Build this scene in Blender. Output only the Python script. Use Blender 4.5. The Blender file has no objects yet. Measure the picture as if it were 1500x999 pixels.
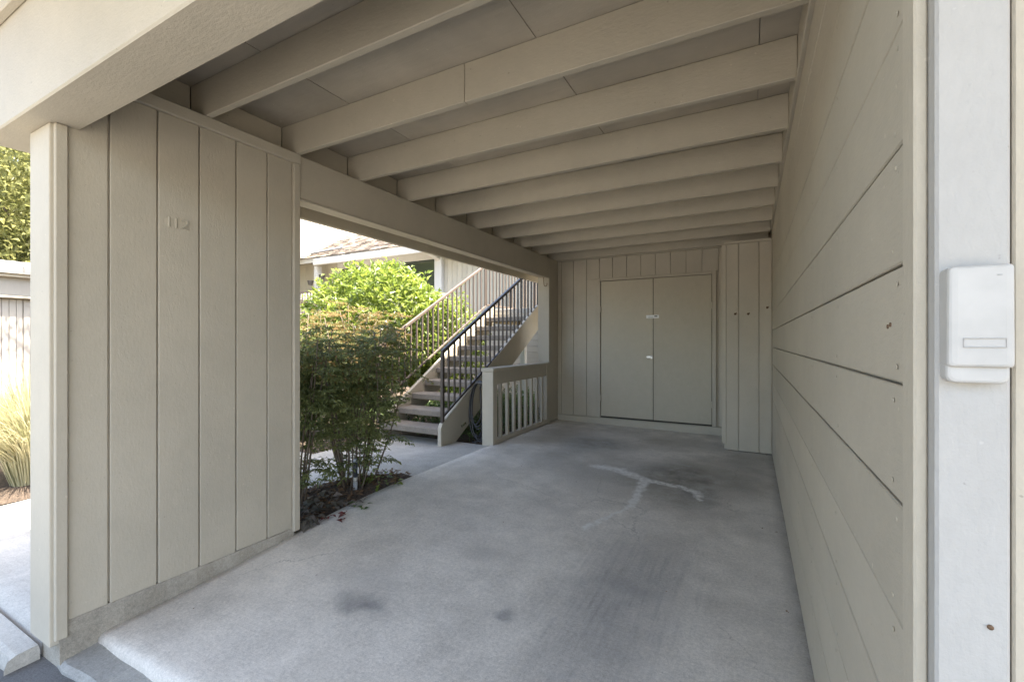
import bpy, bmesh, math, random
import numpy as np
from mathutils import Vector, Matrix

random.seed(7)
rng = np.random.default_rng(7)
scene = bpy.context.scene
COL = scene.collection

# ------------------------------------------------------------------ camera, sky, sun, exposure
YAW = math.atan2(350, 653)
cam_d = bpy.data.cameras.new('camera')
cam_d.sensor_width = 36
cam_d.lens = 653 / 1500 * 36
cam_d.clip_start = 0.05
cam_d.clip_end = 600
cam = bpy.data.objects.new('camera', cam_d)
COL.objects.link(cam)
cam.location = (0, 0, 1.385)
cam.rotation_euler = (math.radians(90), 0, YAW)
scene.camera = cam

SUN_EL, SUN_AZ = math.radians(66), math.radians(8)      # azimuth measured from +X towards +Y
world = bpy.data.worlds.new('World')
scene.world = world
world.use_nodes = True
wn = world.node_tree
bg = wn.nodes['Background']
sky = wn.nodes.new('ShaderNodeTexSky')
sky.sky_type = 'NISHITA'
sky.sun_disc = False
sky.sun_elevation = SUN_EL
sky.sun_rotation = math.radians(90) - SUN_AZ
sky.air_density = 1.0
sky.dust_density = 3.0
sky.ozone_density = 0.0
wn.links.new(sky.outputs[0], bg.inputs[0])
bg.inputs[1].default_value = 0.15

sun_d = bpy.data.lights.new('sun', 'SUN')
sun_d.energy = 4.4
sun_d.angle = math.radians(0.53)
sun_d.color = (1.0, 0.92, 0.80)
sun = bpy.data.objects.new('sun', sun_d)
COL.objects.link(sun)
sd = Vector((math.cos(SUN_EL) * math.cos(SUN_AZ), math.cos(SUN_EL) * math.sin(SUN_AZ), math.sin(SUN_EL)))
sun.rotation_euler = sd.to_track_quat('Z', 'Y').to_euler()
sun.location = (6, 2, 14)

vs = scene.view_settings
vs.view_transform = 'Standard'
vs.look = 'None'
vs.gamma = 1
vs.use_curve_mapping = False
vs.exposure = 2.6
scene.cycles.max_bounces = 12
scene.cycles.diffuse_bounces = 8
scene.cycles.use_denoising = True

# ------------------------------------------------------------------ material helpers
def new_mat(name):
    m = bpy.data.materials.new(name)
    m.use_nodes = True
    nt = m.node_tree
    return m, nt, nt.nodes['Principled BSDF']

def N(nt, kind, **kw):
    n = nt.nodes.new(kind)
    for k, v in kw.items():
        setattr(n, k, v)
    return n

def L(nt, a, b):
    nt.links.new(a, b)

def math_node(nt, op, a, b=None, c=None, clamp=False):
    n = nt.nodes.new('ShaderNodeMath')
    n.operation = op
    n.use_clamp = clamp
    for i, v in enumerate((a, b, c)):
        if v is None:
            continue
        if isinstance(v, (int, float)):
            n.inputs[i].default_value = v
        else:
            L(nt, v, n.inputs[i])
    return n.outputs[0]

def pos_map(nt, scale=(1, 1, 1), world=True):
    if world:
        g = nt.nodes.new('ShaderNodeNewGeometry').outputs['Position']
    else:
        g = nt.nodes.new('ShaderNodeTexCoord').outputs['Object']
    mp = nt.nodes.new('ShaderNodeMapping')
    mp.inputs['Scale'].default_value = scale
    L(nt, g, mp.inputs['Vector'])
    return mp.outputs[0]

def noise(nt, vec, scale, detail=4, rough=0.55, dist=0.0):
    n = nt.nodes.new('ShaderNodeTexNoise')
    n.inputs['Scale'].default_value = scale
    n.inputs['Detail'].default_value = detail
    n.inputs['Roughness'].default_value = rough
    n.inputs['Distortion'].default_value = dist
    L(nt, vec, n.inputs['Vector'])
    return n.outputs['Fac']

def maprange(nt, v, a, b, c, d, smooth=False):
    n = nt.nodes.new('ShaderNodeMapRange')
    if smooth:
        n.interpolation_type = 'SMOOTHSTEP'
    L(nt, v, n.inputs[0])
    for i, x in enumerate((a, b, c, d)):
        n.inputs[i + 1].default_value = x
    return n.outputs[0]

def mixcol(nt, fac, a, b, blend='MIX'):
    n = nt.nodes.new('ShaderNodeMix')
    n.data_type = 'RGBA'
    n.blend_type = blend
    if isinstance(fac, (int, float)):
        n.inputs[0].default_value = fac
    else:
        L(nt, fac, n.inputs[0])
    for i, v in ((6, a), (7, b)):
        if isinstance(v, tuple):
            n.inputs[i].default_value = (v + (1,))[:4]
        else:
            L(nt, v, n.inputs[i])
    return n.outputs[2]

def vmul(nt, col, fac):
    """multiply a colour by a scalar socket"""
    return mixcol(nt, 1.0, col, fac, 'MULTIPLY')

def bump(nt, h, strength, dist, bsdf, prev=None):
    b = nt.nodes.new('ShaderNodeBump')
    b.inputs['Strength'].default_value = strength
    b.inputs['Distance'].default_value = dist
    L(nt, h, b.inputs['Height'])
    if prev:
        L(nt, prev, b.inputs['Normal'])
    if bsdf:
        L(nt, b.outputs[0], bsdf.inputs['Normal'])
    return b.outputs[0]

def paint(name, col, grain=(55, 55, 4), rough=0.62, depth=0.0022, vary=0.10, speck=True):
    """rough-sawn wood under old latex paint; grain gives the noise scale per axis (low = along the grain)"""
    m, nt, b = new_mat(name)
    g = pos_map(nt, grain)
    w = pos_map(nt)
    fine = noise(nt, g, 1.0, 5, 0.6, 0.3)
    blot = noise(nt, w, 1.6, 4, 0.6)
    mid = noise(nt, w, 9, 3, 0.6)
    oi = nt.nodes.new('ShaderNodeObjectInfo').outputs['Random']
    f = math_node(nt, 'ADD', maprange(nt, blot, 0.3, 0.7, 1 - vary * 0.6, 1 + vary * 0.5),
                  maprange(nt, oi, 0, 1, -0.045, 0.045))
    f = math_node(nt, 'ADD', f, maprange(nt, fine, 0.25, 0.75, -0.03, 0.03))
    f = math_node(nt, 'ADD', f, maprange(nt, mid, 0.3, 0.7, -0.02, 0.02))
    c = vmul(nt, (col[0], col[1], col[2], 1), f)
    if speck:                                            # scuffs, chips and pale rub marks
        sp = noise(nt, w, 34, 2, 0.5)
        c = mixcol(nt, maprange(nt, sp, 0.735, 0.77, 0, 0.55), c, tuple(min(1, k * 1.35) for k in col))
        sp2 = noise(nt, pos_map(nt, (1.3, 1.3, 1.3)), 41, 2, 0.5)
        c = mixcol(nt, maprange(nt, sp2, 0.745, 0.78, 0, 0.6), c, tuple(k * 0.55 for k in col))
    L(nt, c, b.inputs['Base Color'])
    b.inputs['Roughness'].default_value = rough
    b.inputs['Specular IOR Level'].default_value = 0.32
    n1 = bump(nt, fine, 0.55, depth * 1.3, None)
    bump(nt, noise(nt, w, 110, 4, 0.65), 0.5, 0.0022, b, n1)
    return m

TAUPE = (0.458, 0.410, 0.324)
M = {}
XL, XR = -2.95, 0.227                                   # inner faces of the bay
M['paint_v'] = paint('taupe_paint_vertical_grain', TAUPE, (85, 85, 30))
M['paint_y'] = paint('taupe_paint_long_grain', TAUPE, (85, 30, 85))
M['paint_x'] = paint('taupe_paint_cross_grain', TAUPE, (30, 85, 85))
M['post_grey'] = paint('neutral_grey_post', (0.40, 0.385, 0.355), (85, 85, 30), 0.6)  # end post toned greyer and less yellow than the taupe boards
M['door'] = paint('taupe_door_paint', (0.475, 0.425, 0.325), (20, 20, 14), 0.5, 0.0006, 0.05, speck=False)
M['panel'] = paint('ceiling_plywood_paint', (0.42, 0.375, 0.305), (5, 40, 40), 0.75, 0.002, 0.24)
M['cream'] = paint('cream_paint', (0.36, 0.33, 0.28), (40, 40, 5), 0.6, 0.001, 0.06, speck=False)
M['white'] = paint('white_trim_paint', (0.56, 0.54, 0.50), (30, 30, 8), 0.5, 0.0006, 0.05, speck=False)
M['rail_tan'] = paint('tan_railing_paint', (0.135, 0.105, 0.085), (40, 40, 6), 0.5, 0.0008, 0.12, speck=False)
M['rail_dark'] = paint('dark_railing_paint', (0.055, 0.045, 0.038), (40, 40, 6), 0.38, 0.0006, 0.2, speck=False)

def simple(name, col, rough=0.5, metal=0.0, spec=0.5, bumpy=0.0):
    m, nt, b = new_mat(name)
    w = pos_map(nt)
    f = maprange(nt, noise(nt, w, 14, 4), 0.25, 0.75, 0.88, 1.1)
    L(nt, vmul(nt, (col[0], col[1], col[2], 1), f), b.inputs['Base Color'])
    b.inputs['Roughness'].default_value = rough
    b.inputs['Metallic'].default_value = metal
    b.inputs['Specular IOR Level'].default_value = spec
    if bumpy:
        bump(nt, noise(nt, w, 90, 4), 0.5, bumpy, b)
    return m

M['gap'] = simple('dark_joint', (0.05, 0.045, 0.038), 0.9)
M['plastic'] = simple('white_plastic', (0.45, 0.435, 0.405), 0.45, 0.0, 0.3)
M['plastic_line'] = simple('plastic_recess', (0.385, 0.37, 0.345), 0.6)
M['sticker'] = simple('white_sticker', (0.80, 0.80, 0.77), 0.5)
M['metal'] = simple('galvanised_metal', (0.55, 0.55, 0.54), 0.35, 0.9)
M['rust'] = simple('rusty_metal', (0.16, 0.10, 0.06), 0.7, 0.4)
M['rubber'] = simple('dark_rubber', (0.03, 0.03, 0.032), 0.4)
M['pipe_dark'] = simple('dark_pipe', (0.06, 0.065, 0.075), 0.45)
M['pipe_grey'] = simple('grey_pipe', (0.32, 0.33, 0.34), 0.5)
M['cane'] = simple('nandina_cane', (0.13, 0.10, 0.07), 0.8, bumpy=0.002)
M['bark'] = simple('tree_bark', (0.16, 0.13, 0.12), 0.9, bumpy=0.02)
M['ink'] = simple('dark_print', (0.08, 0.08, 0.08), 0.6)
M['shingle'] = paint('asphalt_shingle', (0.155, 0.125, 0.098), (30, 30, 30), 0.95, 0.004, 0.9, speck=False)
M['roofing'] = simple('gravel_roofing', (0.33, 0.31, 0.28), 0.95, bumpy=0.01)
M['terracotta'] = simple('brown_pot', (0.07, 0.06, 0.05), 0.7)

def glass_dark():
    m, nt, b = new_mat('window_glass')
    b.inputs['Base Color'].default_value = (0.035, 0.045, 0.035, 1)
    b.inputs['Roughness'].default_value = 0.06
    b.inputs['Specular IOR Level'].default_value = 0.8
    bump(nt, noise(nt, pos_map(nt), 1.3, 2), 0.25, 0.02, b)
    return m
M['glass'] = glass_dark()

def concrete(name, base, stains=False, joints=None, bright=1.0):
    m, nt, b = new_mat(name)
    w = pos_map(nt)
    n1 = noise(nt, w, 0.9, 5, 0.6, 0.4)
    n2 = noise(nt, w, 4.5, 6, 0.65)
    n3 = noise(nt, w, 60, 4, 0.7)
    broom = noise(nt, pos_map(nt, (3.0, 110, 1)), 1.0, 3, 0.6)
    f = math_node(nt, 'ADD', maprange(nt, n1, 0.3, 0.7, 0.84, 1.12), maprange(nt, n2, 0.3, 0.7, -0.12, 0.11))
    f = math_node(nt, 'ADD', f, maprange(nt, n3, 0.3, 0.7, -0.16, 0.12))
    f = math_node(nt, 'ADD', f, maprange(nt, broom, 0.3, 0.7, -0.03, 0.03))
    f = math_node(nt, 'ADD', f, maprange(nt, noise(nt, w, 190, 2, 0.6), 0.3, 0.7, -0.15, 0.12))
    c = vmul(nt, (base[0], base[1], base[2], 1), f)
    spk = noise(nt, w, 48, 2, 0.5)
    c = mixcol(nt, maprange(nt, spk, 0.74, 0.78, 0, 0.6), c, tuple(k * 0.42 for k in base))
    if stains:
        sep = nt.nodes.new('ShaderNodeSeparateXYZ')
        wob = nt.nodes.new('ShaderNodeTexNoise')
        wob.inputs['Scale'].default_value = 5.0
        wob.inputs['Detail'].default_value = 6
        wob.inputs['Roughness'].default_value = 0.65
        L(nt, w, wob.inputs['Vector'])
        vm = N(nt, 'ShaderNodeVectorMath', operation='MULTIPLY_ADD')
        L(nt, wob.outputs['Color'], vm.inputs[0])
        vm.inputs[1].default_value = (0.30, 0.30, 0.0)
        gadd = N(nt, 'ShaderNodeVectorMath', operation='ADD')
        L(nt, w, gadd.inputs[0])
        gadd.inputs[1].default_value = (-0.15, -0.15, 0)
        L(nt, gadd.outputs[0], vm.inputs[2])
        L(nt, vm.outputs[0], sep.inputs[0])
        px, py = sep.outputs[0], sep.outputs[1]
        sepw = nt.nodes.new('ShaderNodeSeparateXYZ')
        L(nt, w, sepw.inputs[0])
        wx_ = sepw.outputs[0]
        # oil and damp stains: centre, radii, strength
        for (x, y, rx, ry, s, tone) in [(-0.62, 4.75, 0.62, 0.85, 0.62, (0.10, 0.095, 0.08)),
                                        (-0.42, 4.15, 0.36, 0.45, 0.40, (0.11, 0.105, 0.09)),
                                        (-1.75, 5.75, 0.60, 0.55, 0.50, (0.12, 0.115, 0.10)),
                                        (-2.35, 6.05, 0.65, 0.7, 0.30, (0.15, 0.145, 0.12)),
                                        (-2.05, 5.0, 0.35, 0.9, 0.30, (0.15, 0.145, 0.13)),
                                        (-1.2, 4.45, 0.9, 0.8, 0.30, (0.19, 0.185, 0.165)),
                                        (-1.0, 6.4, 0.9, 0.5, 0.25, (0.16, 0.155, 0.13)),
                                        (-1.86, 1.74, 0.24, 0.12, 0.60, (0.13, 0.13, 0.135)),
                                        (-1.10, 2.03, 0.10, 0.09, 0.50, (0.14, 0.14, 0.15)),
                                        (-2.0, 1.95, 0.30, 0.18, 0.22, (0.17, 0.17, 0.17)),
                                        (-1.55, 2.5, 0.2, 0.12, 0.22, (0.17, 0.17, 0.17)),
                                        (-0.62, 2.35, 0.42, 1.25, 0.42, (0.15, 0.15, 0.155)),
                                        (-0.05, 5.3, 0.30, 1.1, 0.35, (0.14, 0.14, 0.12))]:
            dx = math_node(nt, 'MULTIPLY', math_node(nt, 'SUBTRACT', px, x), 1 / rx)
            dy = math_node(nt, 'MULTIPLY', math_node(nt, 'SUBTRACT', py, y), 1 / ry)
            d = math_node(nt, 'SQRT', math_node(nt, 'ADD', math_node(nt, 'MULTIPLY', dx, dx), math_node(nt, 'MULTIPLY', dy, dy)))
            k = maprange(nt, d, 0.15, 1.15, min(0.85, s * 1.35), 0, True)
            k = math_node(nt, 'MULTIPLY', k, maprange(nt, n2, 0.32, 0.62, 0.35, 1.0))
            c = mixcol(nt, k, c, tone)
        # tyre scrub streaks running in along the bay
        st = noise(nt, pos_map(nt, (34, 1.6, 1)), 1.0, 4, 0.6)
        ar = noise(nt, w, 0.8, 2, 0.5)
        wid = maprange(nt, math_node(nt, 'ABSOLUTE', math_node(nt, 'SUBTRACT', px, -0.60)), 0.15, 0.6, 1, 0, True)
        k = math_node(nt, 'MULTIPLY', maprange(nt, st, 0.46, 0.74, 0, 0.42), wid)
        k = math_node(nt, 'MULTIPLY', k, maprange(nt, noise(nt, pos_map(nt, (6, 2.2, 1)), 1.0, 5, 0.7), 0.38, 0.62, 0.1, 1.0))
        k = math_node(nt, 'MULTIPLY', k, maprange(nt, py, 2.6, 3.6, 1, 0, True))
        c = mixcol(nt, k, c, (0.12, 0.12, 0.125))
        # brown darkening towards the side wall, broken up by noise
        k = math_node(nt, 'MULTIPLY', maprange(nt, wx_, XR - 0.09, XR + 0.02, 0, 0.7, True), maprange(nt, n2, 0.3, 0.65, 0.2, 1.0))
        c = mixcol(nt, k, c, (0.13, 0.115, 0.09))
        # hairline cracks
        vo = N(nt, 'ShaderNodeTexVoronoi', feature='DISTANCE_TO_EDGE')
        vo.inputs['Scale'].default_value = 0.42
        L(nt, vm.outputs[0], vo.inputs['Vector'])
        k = math_node(nt, 'MULTIPLY', maprange(nt, vo.outputs['Distance'], 0.0, 0.0022, 0.6, 0), maprange(nt, n1, 0.44, 0.58, 0, 1))
        c = mixcol(nt, k, c, (0.16, 0.15, 0.13))
        # pale efflorescence blooms
        br = noise(nt, w, 1.3, 5, 0.65)
        k = math_node(nt, 'MULTIPLY', maprange(nt, br, 0.42, 0.68, 0, 0.5), maprange(nt, py, 2.8, 5.2, 0.25, 1, True))
        c = mixcol(nt, k, c, (0.30, 0.265, 0.205))
        bl = noise(nt, pos_map(nt, (1.4, 2.4, 1)), 2.4, 6, 0.7, 0.6)
        k = math_node(nt, 'MULTIPLY', maprange(nt, bl, 0.58, 0.72, 0, 0.45), maprange(nt, py, 3.6, 4.8, 0, 1, True))
        c = mixcol(nt, k, c, (0.52, 0.51, 0.48))
        # chalky filler trowelled along a forked crack: soft-edged, broken, wider at its ends
        wb2 = nt.nodes.new('ShaderNodeTexNoise')
        wb2.inputs['Scale'].default_value = 11.0
        wb2.inputs['Detail'].default_value = 7
        wb2.inputs['Roughness'].default_value = 0.7
        L(nt, w, wb2.inputs['Vector'])
        v2 = N(nt, 'ShaderNodeVectorMath', operation='MULTIPLY_ADD')
        L(nt, wb2.outputs['Color'], v2.inputs[0])
        v2.inputs[1].default_value = (0.16, 0.20, 0)
        off2 = N(nt, 'ShaderNodeVectorMath', operation='ADD')
        L(nt, w, off2.inputs[0])
        off2.inputs[1].default_value = (-0.08, -0.10, 0)
        L(nt, off2.outputs[0], v2.inputs[2])
        s2 = nt.nodes.new('ShaderNodeSeparateXYZ')
        L(nt, v2.outputs[0], s2.inputs[0])
        qx, qy = s2.outputs[0], s2.outputs[1]
        best = None
        for (xa, ya, wa, xb, yb, wb) in [(-1.50, 4.74, .10, -1.24, 4.72, .13), (-1.24, 4.72, .13, -0.92, 4.52, .08), (-0.92, 4.52, .08, -0.57, 4.46, .05),
                                         (-0.57, 4.46, .05, -0.44, 4.38, .08), (-0.44, 4.38, .08, -0.39, 4.20, .04), (-0.92, 4.50, .08, -0.91, 4.15, .05),
                                         (-0.91, 4.15, .05, -0.88, 3.74, .05), (-0.88, 3.74, .04, -0.97, 3.48, .018), (-0.97, 3.48, .02, -1.07, 3.16, .05)]:
            dx, dy = xb - xa, yb - ya
            l2 = dx * dx + dy * dy
            ax, ay = math_node(nt, 'SUBTRACT', qx, xa), math_node(nt, 'SUBTRACT', qy, ya)
            t = math_node(nt, 'ADD', math_node(nt, 'MULTIPLY', ax, dx / l2), math_node(nt, 'MULTIPLY', ay, dy / l2), clamp=True)
            ex = math_node(nt, 'SUBTRACT', ax, math_node(nt, 'MULTIPLY', t, dx))
            ey = math_node(nt, 'SUBTRACT', ay, math_node(nt, 'MULTIPLY', t, dy))
            d = math_node(nt, 'SQRT', math_node(nt, 'ADD', math_node(nt, 'MULTIPLY', ex, ex), math_node(nt, 'MULTIPLY', ey, ey)))
            wd_ = math_node(nt, 'ADD', math_node(nt, 'MULTIPLY', t, wb - wa), wa)
            g = math_node(nt, 'DIVIDE', d, wd_)
            best = g if best is None else math_node(nt, 'MINIMUM', best, g)
        k = maprange(nt, best, 0.25, 1.05, 0.95, 0, True)
        k = math_node(nt, 'MULTIPLY', k, maprange(nt, noise(nt, w, 26, 5, 0.7), 0.34, 0.56, 0.25, 1.0))
        c = mixcol(nt, k, c, (0.74, 0.72, 0.67))
    L(nt, c, b.inputs['Base Color'])
    b.inputs['Roughness'].default_value = 0.82
    b.inputs['Specular IOR Level'].default_value = 0.25
    nn = bump(nt, n2, 0.3, 0.006, None)
    nn = bump(nt, n3, 0.4, 0.0022, None, nn)
    bump(nt, broom, 0.35, 0.0016, b, nn)
    return m

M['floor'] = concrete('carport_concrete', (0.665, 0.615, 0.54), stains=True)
M['walk'] = concrete('walk_concrete', (0.44, 0.415, 0.365))
M['bounce_drive'] = concrete('bounce_paving_concrete', (0.26, 0.25, 0.225))  # tone of the unseen paving added for bounced light
M['apron'] = concrete('apron_concrete', (0.33, 0.32, 0.29))
M['curb'] = concrete('curb_concrete', (0.37, 0.335, 0.275))
M['tread'] = concrete('tread_concrete', (0.23, 0.20, 0.165))

def asphalt():
    m, nt, b = new_mat('asphalt')
    w = pos_map(nt)
    n = noise(nt, w, 150, 3, 0.7)
    l = noise(nt, w, 3, 4)
    f = math_node(nt, 'ADD', maprange(nt, n, 0.3, 0.7, 0.6, 1.4), maprange(nt, l, 0.3, 0.7, -0.2, 0.2))
    L(nt, vmul(nt, (0.12, 0.117, 0.112, 1), f), b.inputs['Base Color'])
    b.inputs['Roughness'].default_value = 0.9
    bump(nt, n, 0.6, 0.006, b)
    return m
M['asphalt'] = asphalt()

def soil():
    m, nt, b = new_mat('mulch_soil')
    w = pos_map(nt)
    n = noise(nt, w, 40, 5, 0.7)
    c = mixcol(nt, maprange(nt, n, 0.35, 0.65, 0, 1), (0.040, 0.030, 0.022), (0.14, 0.10, 0.07))
    L(nt, c, b.inputs['Base Color'])
    b.inputs['Roughness'].default_value = 1.0
    bump(nt, n, 0.9, 0.03, b)
    return m
M['soil'] = soil()

def terrain_mat():
    m, nt, b = new_mat('dry_garden_ground')
    w = pos_map(nt)
    n = noise(nt, w, 6, 6, 0.7)
    c = mixcol(nt, maprange(nt, n, 0.35, 0.65, 0, 1), (0.10, 0.085, 0.055), (0.20, 0.17, 0.12))
    L(nt, c, b.inputs['Base Color'])
    b.inputs['Roughness'].default_value = 1.0
    bump(nt, n, 0.8, 0.03, b)
    return m
M['terrain'] = terrain_mat()

def leaf(name, lo, hi, trans=0.45, rough=0.42, spec=0.4):
    m, nt, b = new_mat(name)
    isl = nt.nodes.new('ShaderNodeNewGeometry').outputs['Random Per Island']
    cl = noise(nt, pos_map(nt), 3.0, 2)
    f = math_node(nt, 'ADD', math_node(nt, 'MULTIPLY', isl, 0.7), maprange(nt, cl, 0.3, 0.7, -0.1, 0.4), clamp=True)
    c = mixcol(nt, f, lo, hi)
    L(nt, c, b.inputs['Base Color'])
    b.inputs['Roughness'].default_value = rough
    b.inputs['Specular IOR Level'].default_value = spec
    t = nt.nodes.new('ShaderNodeBsdfTranslucent')
    L(nt, vmul(nt, c, maprange(nt, isl, 0, 1, 1.3, 1.7)), t.inputs['Color'])
    mx = nt.nodes.new('ShaderNodeMixShader')
    mx.inputs[0].default_value = trans
    L(nt, b.outputs[0], mx.inputs[1])
    L(nt, t.outputs[0], mx.inputs[2])
    L(nt, mx.outputs[0], nt.nodes['Material Output'].inputs['Surface'])
    return m

M['leaf_nandina'] = leaf('nandina_leaf', (0.095, 0.12, 0.048), (0.22, 0.24, 0.085), 0.45)
M['leaf_bronze'] = leaf('nandina_bronze_leaf', (0.17, 0.15, 0.045), (0.25, 0.145, 0.06), 0.4)
M['leaf_bright'] = leaf('bright_green_leaf', (0.085, 0.13, 0.022), (0.27, 0.32, 0.055), 0.4, 0.3, 0.6)
M['leaf_cover'] = leaf('ground_cover_leaf', (0.04, 0.07, 0.025), (0.12, 0.17, 0.05), 0.35)
M['leaf_tree'] = leaf('tree_leaf', (0.11, 0.125, 0.04), (0.30, 0.29, 0.11), 0.5)
M['blade'] = leaf('pale_grass_blade', (0.26, 0.26, 0.13), (0.56, 0.51, 0.34), 0.35, 0.6, 0.2)
M['litter'] = leaf('fallen_leaf', (0.09, 0.05, 0.03), (0.26, 0.17, 0.10), 0.15, 0.8, 0.2)
M['litter_red'] = leaf('red_fallen_leaf', (0.10, 0.03, 0.03), (0.18, 0.06, 0.05), 0.15, 0.7, 0.2)
M['heuchera'] = leaf('grey_purple_leaf', (0.07, 0.075, 0.055), (0.17, 0.14, 0.12), 0.2, 0.55, 0.3)

# ------------------------------------------------------------------ object helpers
WL = {}                                                 # world location of each object

def finish(o, parent, loc):
    COL.objects.link(o)
    loc = Vector(loc)
    WL[o] = loc
    if parent is not None:
        o.parent = parent
        o.location = loc - WL[parent]
    else:
        o.location = loc
    return o

def thing(name, label, cat, loc, group=None, parent=None):
    o = bpy.data.objects.new(name, None)
    o.empty_display_size = 0.1
    finish(o, parent, loc)
    if label:
        o['label'] = label
        o['category'] = cat
    if group:
        o['group'] = group
    return o

def node(name, parent, loc):
    """an Empty that gathers the sub-parts of one part"""
    o = bpy.data.objects.new(name, None)
    o.empty_display_size = 0.05
    return finish(o, parent, loc)

def tag(o, label=None, cat=None, kind=None, group=None):
    if label: o['label'] = label
    if cat: o['category'] = cat
    if kind: o['kind'] = kind
    if group: o['group'] = group
    return o

_boxes = {}
def box(name, x, y, z, mat, parent=None, bevel=0.003, rot=None):
    """x, y, z are (low, high) pairs in the world"""
    size = (round(x[1] - x[0], 5), round(y[1] - y[0], 5), round(z[1] - z[0], 5))
    key = (size, bevel, mat)
    me = _boxes.get(key)
    if me is None:
        bm = bmesh.new()
        bmesh.ops.create_cube(bm, size=1.0)
        bmesh.ops.scale(bm, vec=size, verts=bm.verts)
        if bevel:
            bmesh.ops.bevel(bm, geom=list(bm.edges), offset=min(bevel, min(size) * 0.3), segments=1, affect='EDGES')
        me = bpy.data.meshes.new(name)
        bm.to_mesh(me)
        bm.free()
        me.materials.append(M[mat])
        _boxes[key] = me
    o = bpy.data.objects.new(name, me)
    finish(o, parent, ((x[0] + x[1]) / 2, (y[0] + y[1]) / 2, (z[0] + z[1]) / 2))
    if rot:
        o.rotation_euler = rot
    return o

def mesh(name, verts, faces, mat, parent=None, loc=(0, 0, 0), smooth=False):
    me = bpy.data.meshes.new(name)
    loc = Vector(loc)
    v = np.asarray(verts, dtype=float) - np.array(loc)
    me.from_pydata(v.tolist(), [], faces if isinstance(faces, list) else faces.tolist())
    me.update()
    if smooth:
        me.polygons.foreach_set('use_smooth', [True] * len(me.polygons))
    me.materials.append(M[mat])
    o = bpy.data.objects.new(name, me)
    return finish(o, parent, loc)

def prism(name, outline, axis, lo, hi, mat, parent=None, bevel=0.003):
    """outline: 2-D points in the plane across axis ('x': (y,z), 'y': (x,z), 'z': (x,y)), swept from lo to hi"""
    n = len(outline)
    def p3(p, t):
        return {'x': (t, p[0], p[1]), 'y': (p[0], t, p[1]), 'z': (p[0], p[1], t)}[axis]
    vs_ = [p3(p, lo) for p in outline] + [p3(p, hi) for p in outline]
    fs = [tuple(range(n)), tuple(range(2 * n - 1, n - 1, -1))]
    fs += [(i, (i + 1) % n, n + (i + 1) % n, n + i) for i in range(n)]
    c = np.mean(np.array(vs_), axis=0)
    bm = bmesh.new()
    bv = [bm.verts.new(Vector(v) - Vector(c)) for v in vs_]
    for f in fs:
        bm.faces.new([bv[i] for i in f])
    bmesh.ops.recalc_face_normals(bm, faces=bm.faces)
    if bevel:
        bmesh.ops.bevel(bm, geom=list(bm.edges), offset=bevel, segments=1, affect='EDGES')
    me = bpy.data.meshes.new(name)
    bm.to_mesh(me)
    bm.free()
    me.materials.append(M[mat])
    return finish(bpy.data.objects.new(name, me), parent, c)

def tube_data(pts, radii, seg=8):
    pts = [Vector(p) for p in pts]
    if isinstance(radii, (int, float)):
        radii = [radii] * len(pts)
    vs_, fs = [], []
    up = Vector((0.31, 0.17, 0.93)).normalized()
    for i, p in enumerate(pts):
        d = (pts[min(i + 1, len(pts) - 1)] - pts[max(i - 1, 0)]).normalized()
        a = d.cross(up)
        if a.length < 1e-3:
            a = d.cross(Vector((1, 0, 0)))
        a.normalize()
        b = d.cross(a).normalized()
        for k in range(seg):
            t = 2 * math.pi * k / seg
            vs_.append(tuple(p + (a * math.cos(t) + b * math.sin(t)) * radii[i]))
    for i in range(len(pts) - 1):
        for k in range(seg):
            fs.append((i * seg + k, i * seg + (k + 1) % seg, (i + 1) * seg + (k + 1) % seg, (i + 1) * seg + k))
    fs.append(tuple(range(seg - 1, -1, -1)))
    fs.append(tuple(range((len(pts) - 1) * seg, len(pts) * seg)))
    return vs_, fs

def merge(parts):
    V, Fc, off = [], [], 0
    for v, f in parts:
        V += list(v)
        Fc += [tuple(i + off for i in q) for q in f]
        off += len(v)
    return V, Fc

def tube(name, pts, r, mat, parent=None, seg=8, loc=None):
    v, f = tube_data(pts, r, seg)
    return mesh(name, v, f, mat, parent, loc if loc is not None else tuple(pts[0]), smooth=True)

def leaves(P, D, U, length, width, fold=0.25, droop=0.25):
    """arrays: base points P, directions D, up-ish vectors U; returns verts and faces of pointed, folded, six-point leaves"""
    P, D, U = (np.asarray(a, float) for a in (P, D, U))
    n = len(P)
    D = D / np.linalg.norm(D, axis=1, keepdims=True)
    S = np.cross(D, U)
    S /= np.maximum(np.linalg.norm(S, axis=1, keepdims=True), 1e-6)
    Nn = np.cross(S, D)
    ln = np.broadcast_to(np.asarray(length, float).reshape(-1, 1), (n, 1))
    wd = np.broadcast_to(np.asarray(width, float).reshape(-1, 1), (n, 1))
    base = P
    mid = P + D * ln * 0.45
    tip = P + D * ln - Nn * ln * droop
    l1 = mid + S * wd * 0.5 + Nn * wd * fold
    r1 = mid - S * wd * 0.5 + Nn * wd * fold
    V = np.stack([base, l1, tip, r1, mid], axis=1).reshape(-1, 3)
    o = (np.arange(n) * 5).reshape(-1, 1)
    Fc = np.concatenate([o + np.array([[0, 4, 1]]), o + np.array([[1, 4, 2]]), o + np.array([[4, 3, 2]]), o + np.array([[0, 3, 4]])], axis=0)
    return V, Fc

def rand_unit(n):
    v = rng.normal(size=(n, 3))
    return v / np.linalg.norm(v, axis=1, keepdims=True)

def sstep(a, b, t):
    t = min(1, max(0, (t - a) / (b - a)))
    return t * t * (3 - 2 * t)

# ================================================================== THE SETTING: ground, slab, walks
YB, YN = 7.20, 6.26                                     # storage wall, closet front

tag(mesh('terrain', [(-120, -60, -0.34), (60, -60, -0.34), (60, 120, -0.34), (-120, 120, -0.34)], [(0, 1, 2, 3)], 'terrain'), kind='structure')

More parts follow.
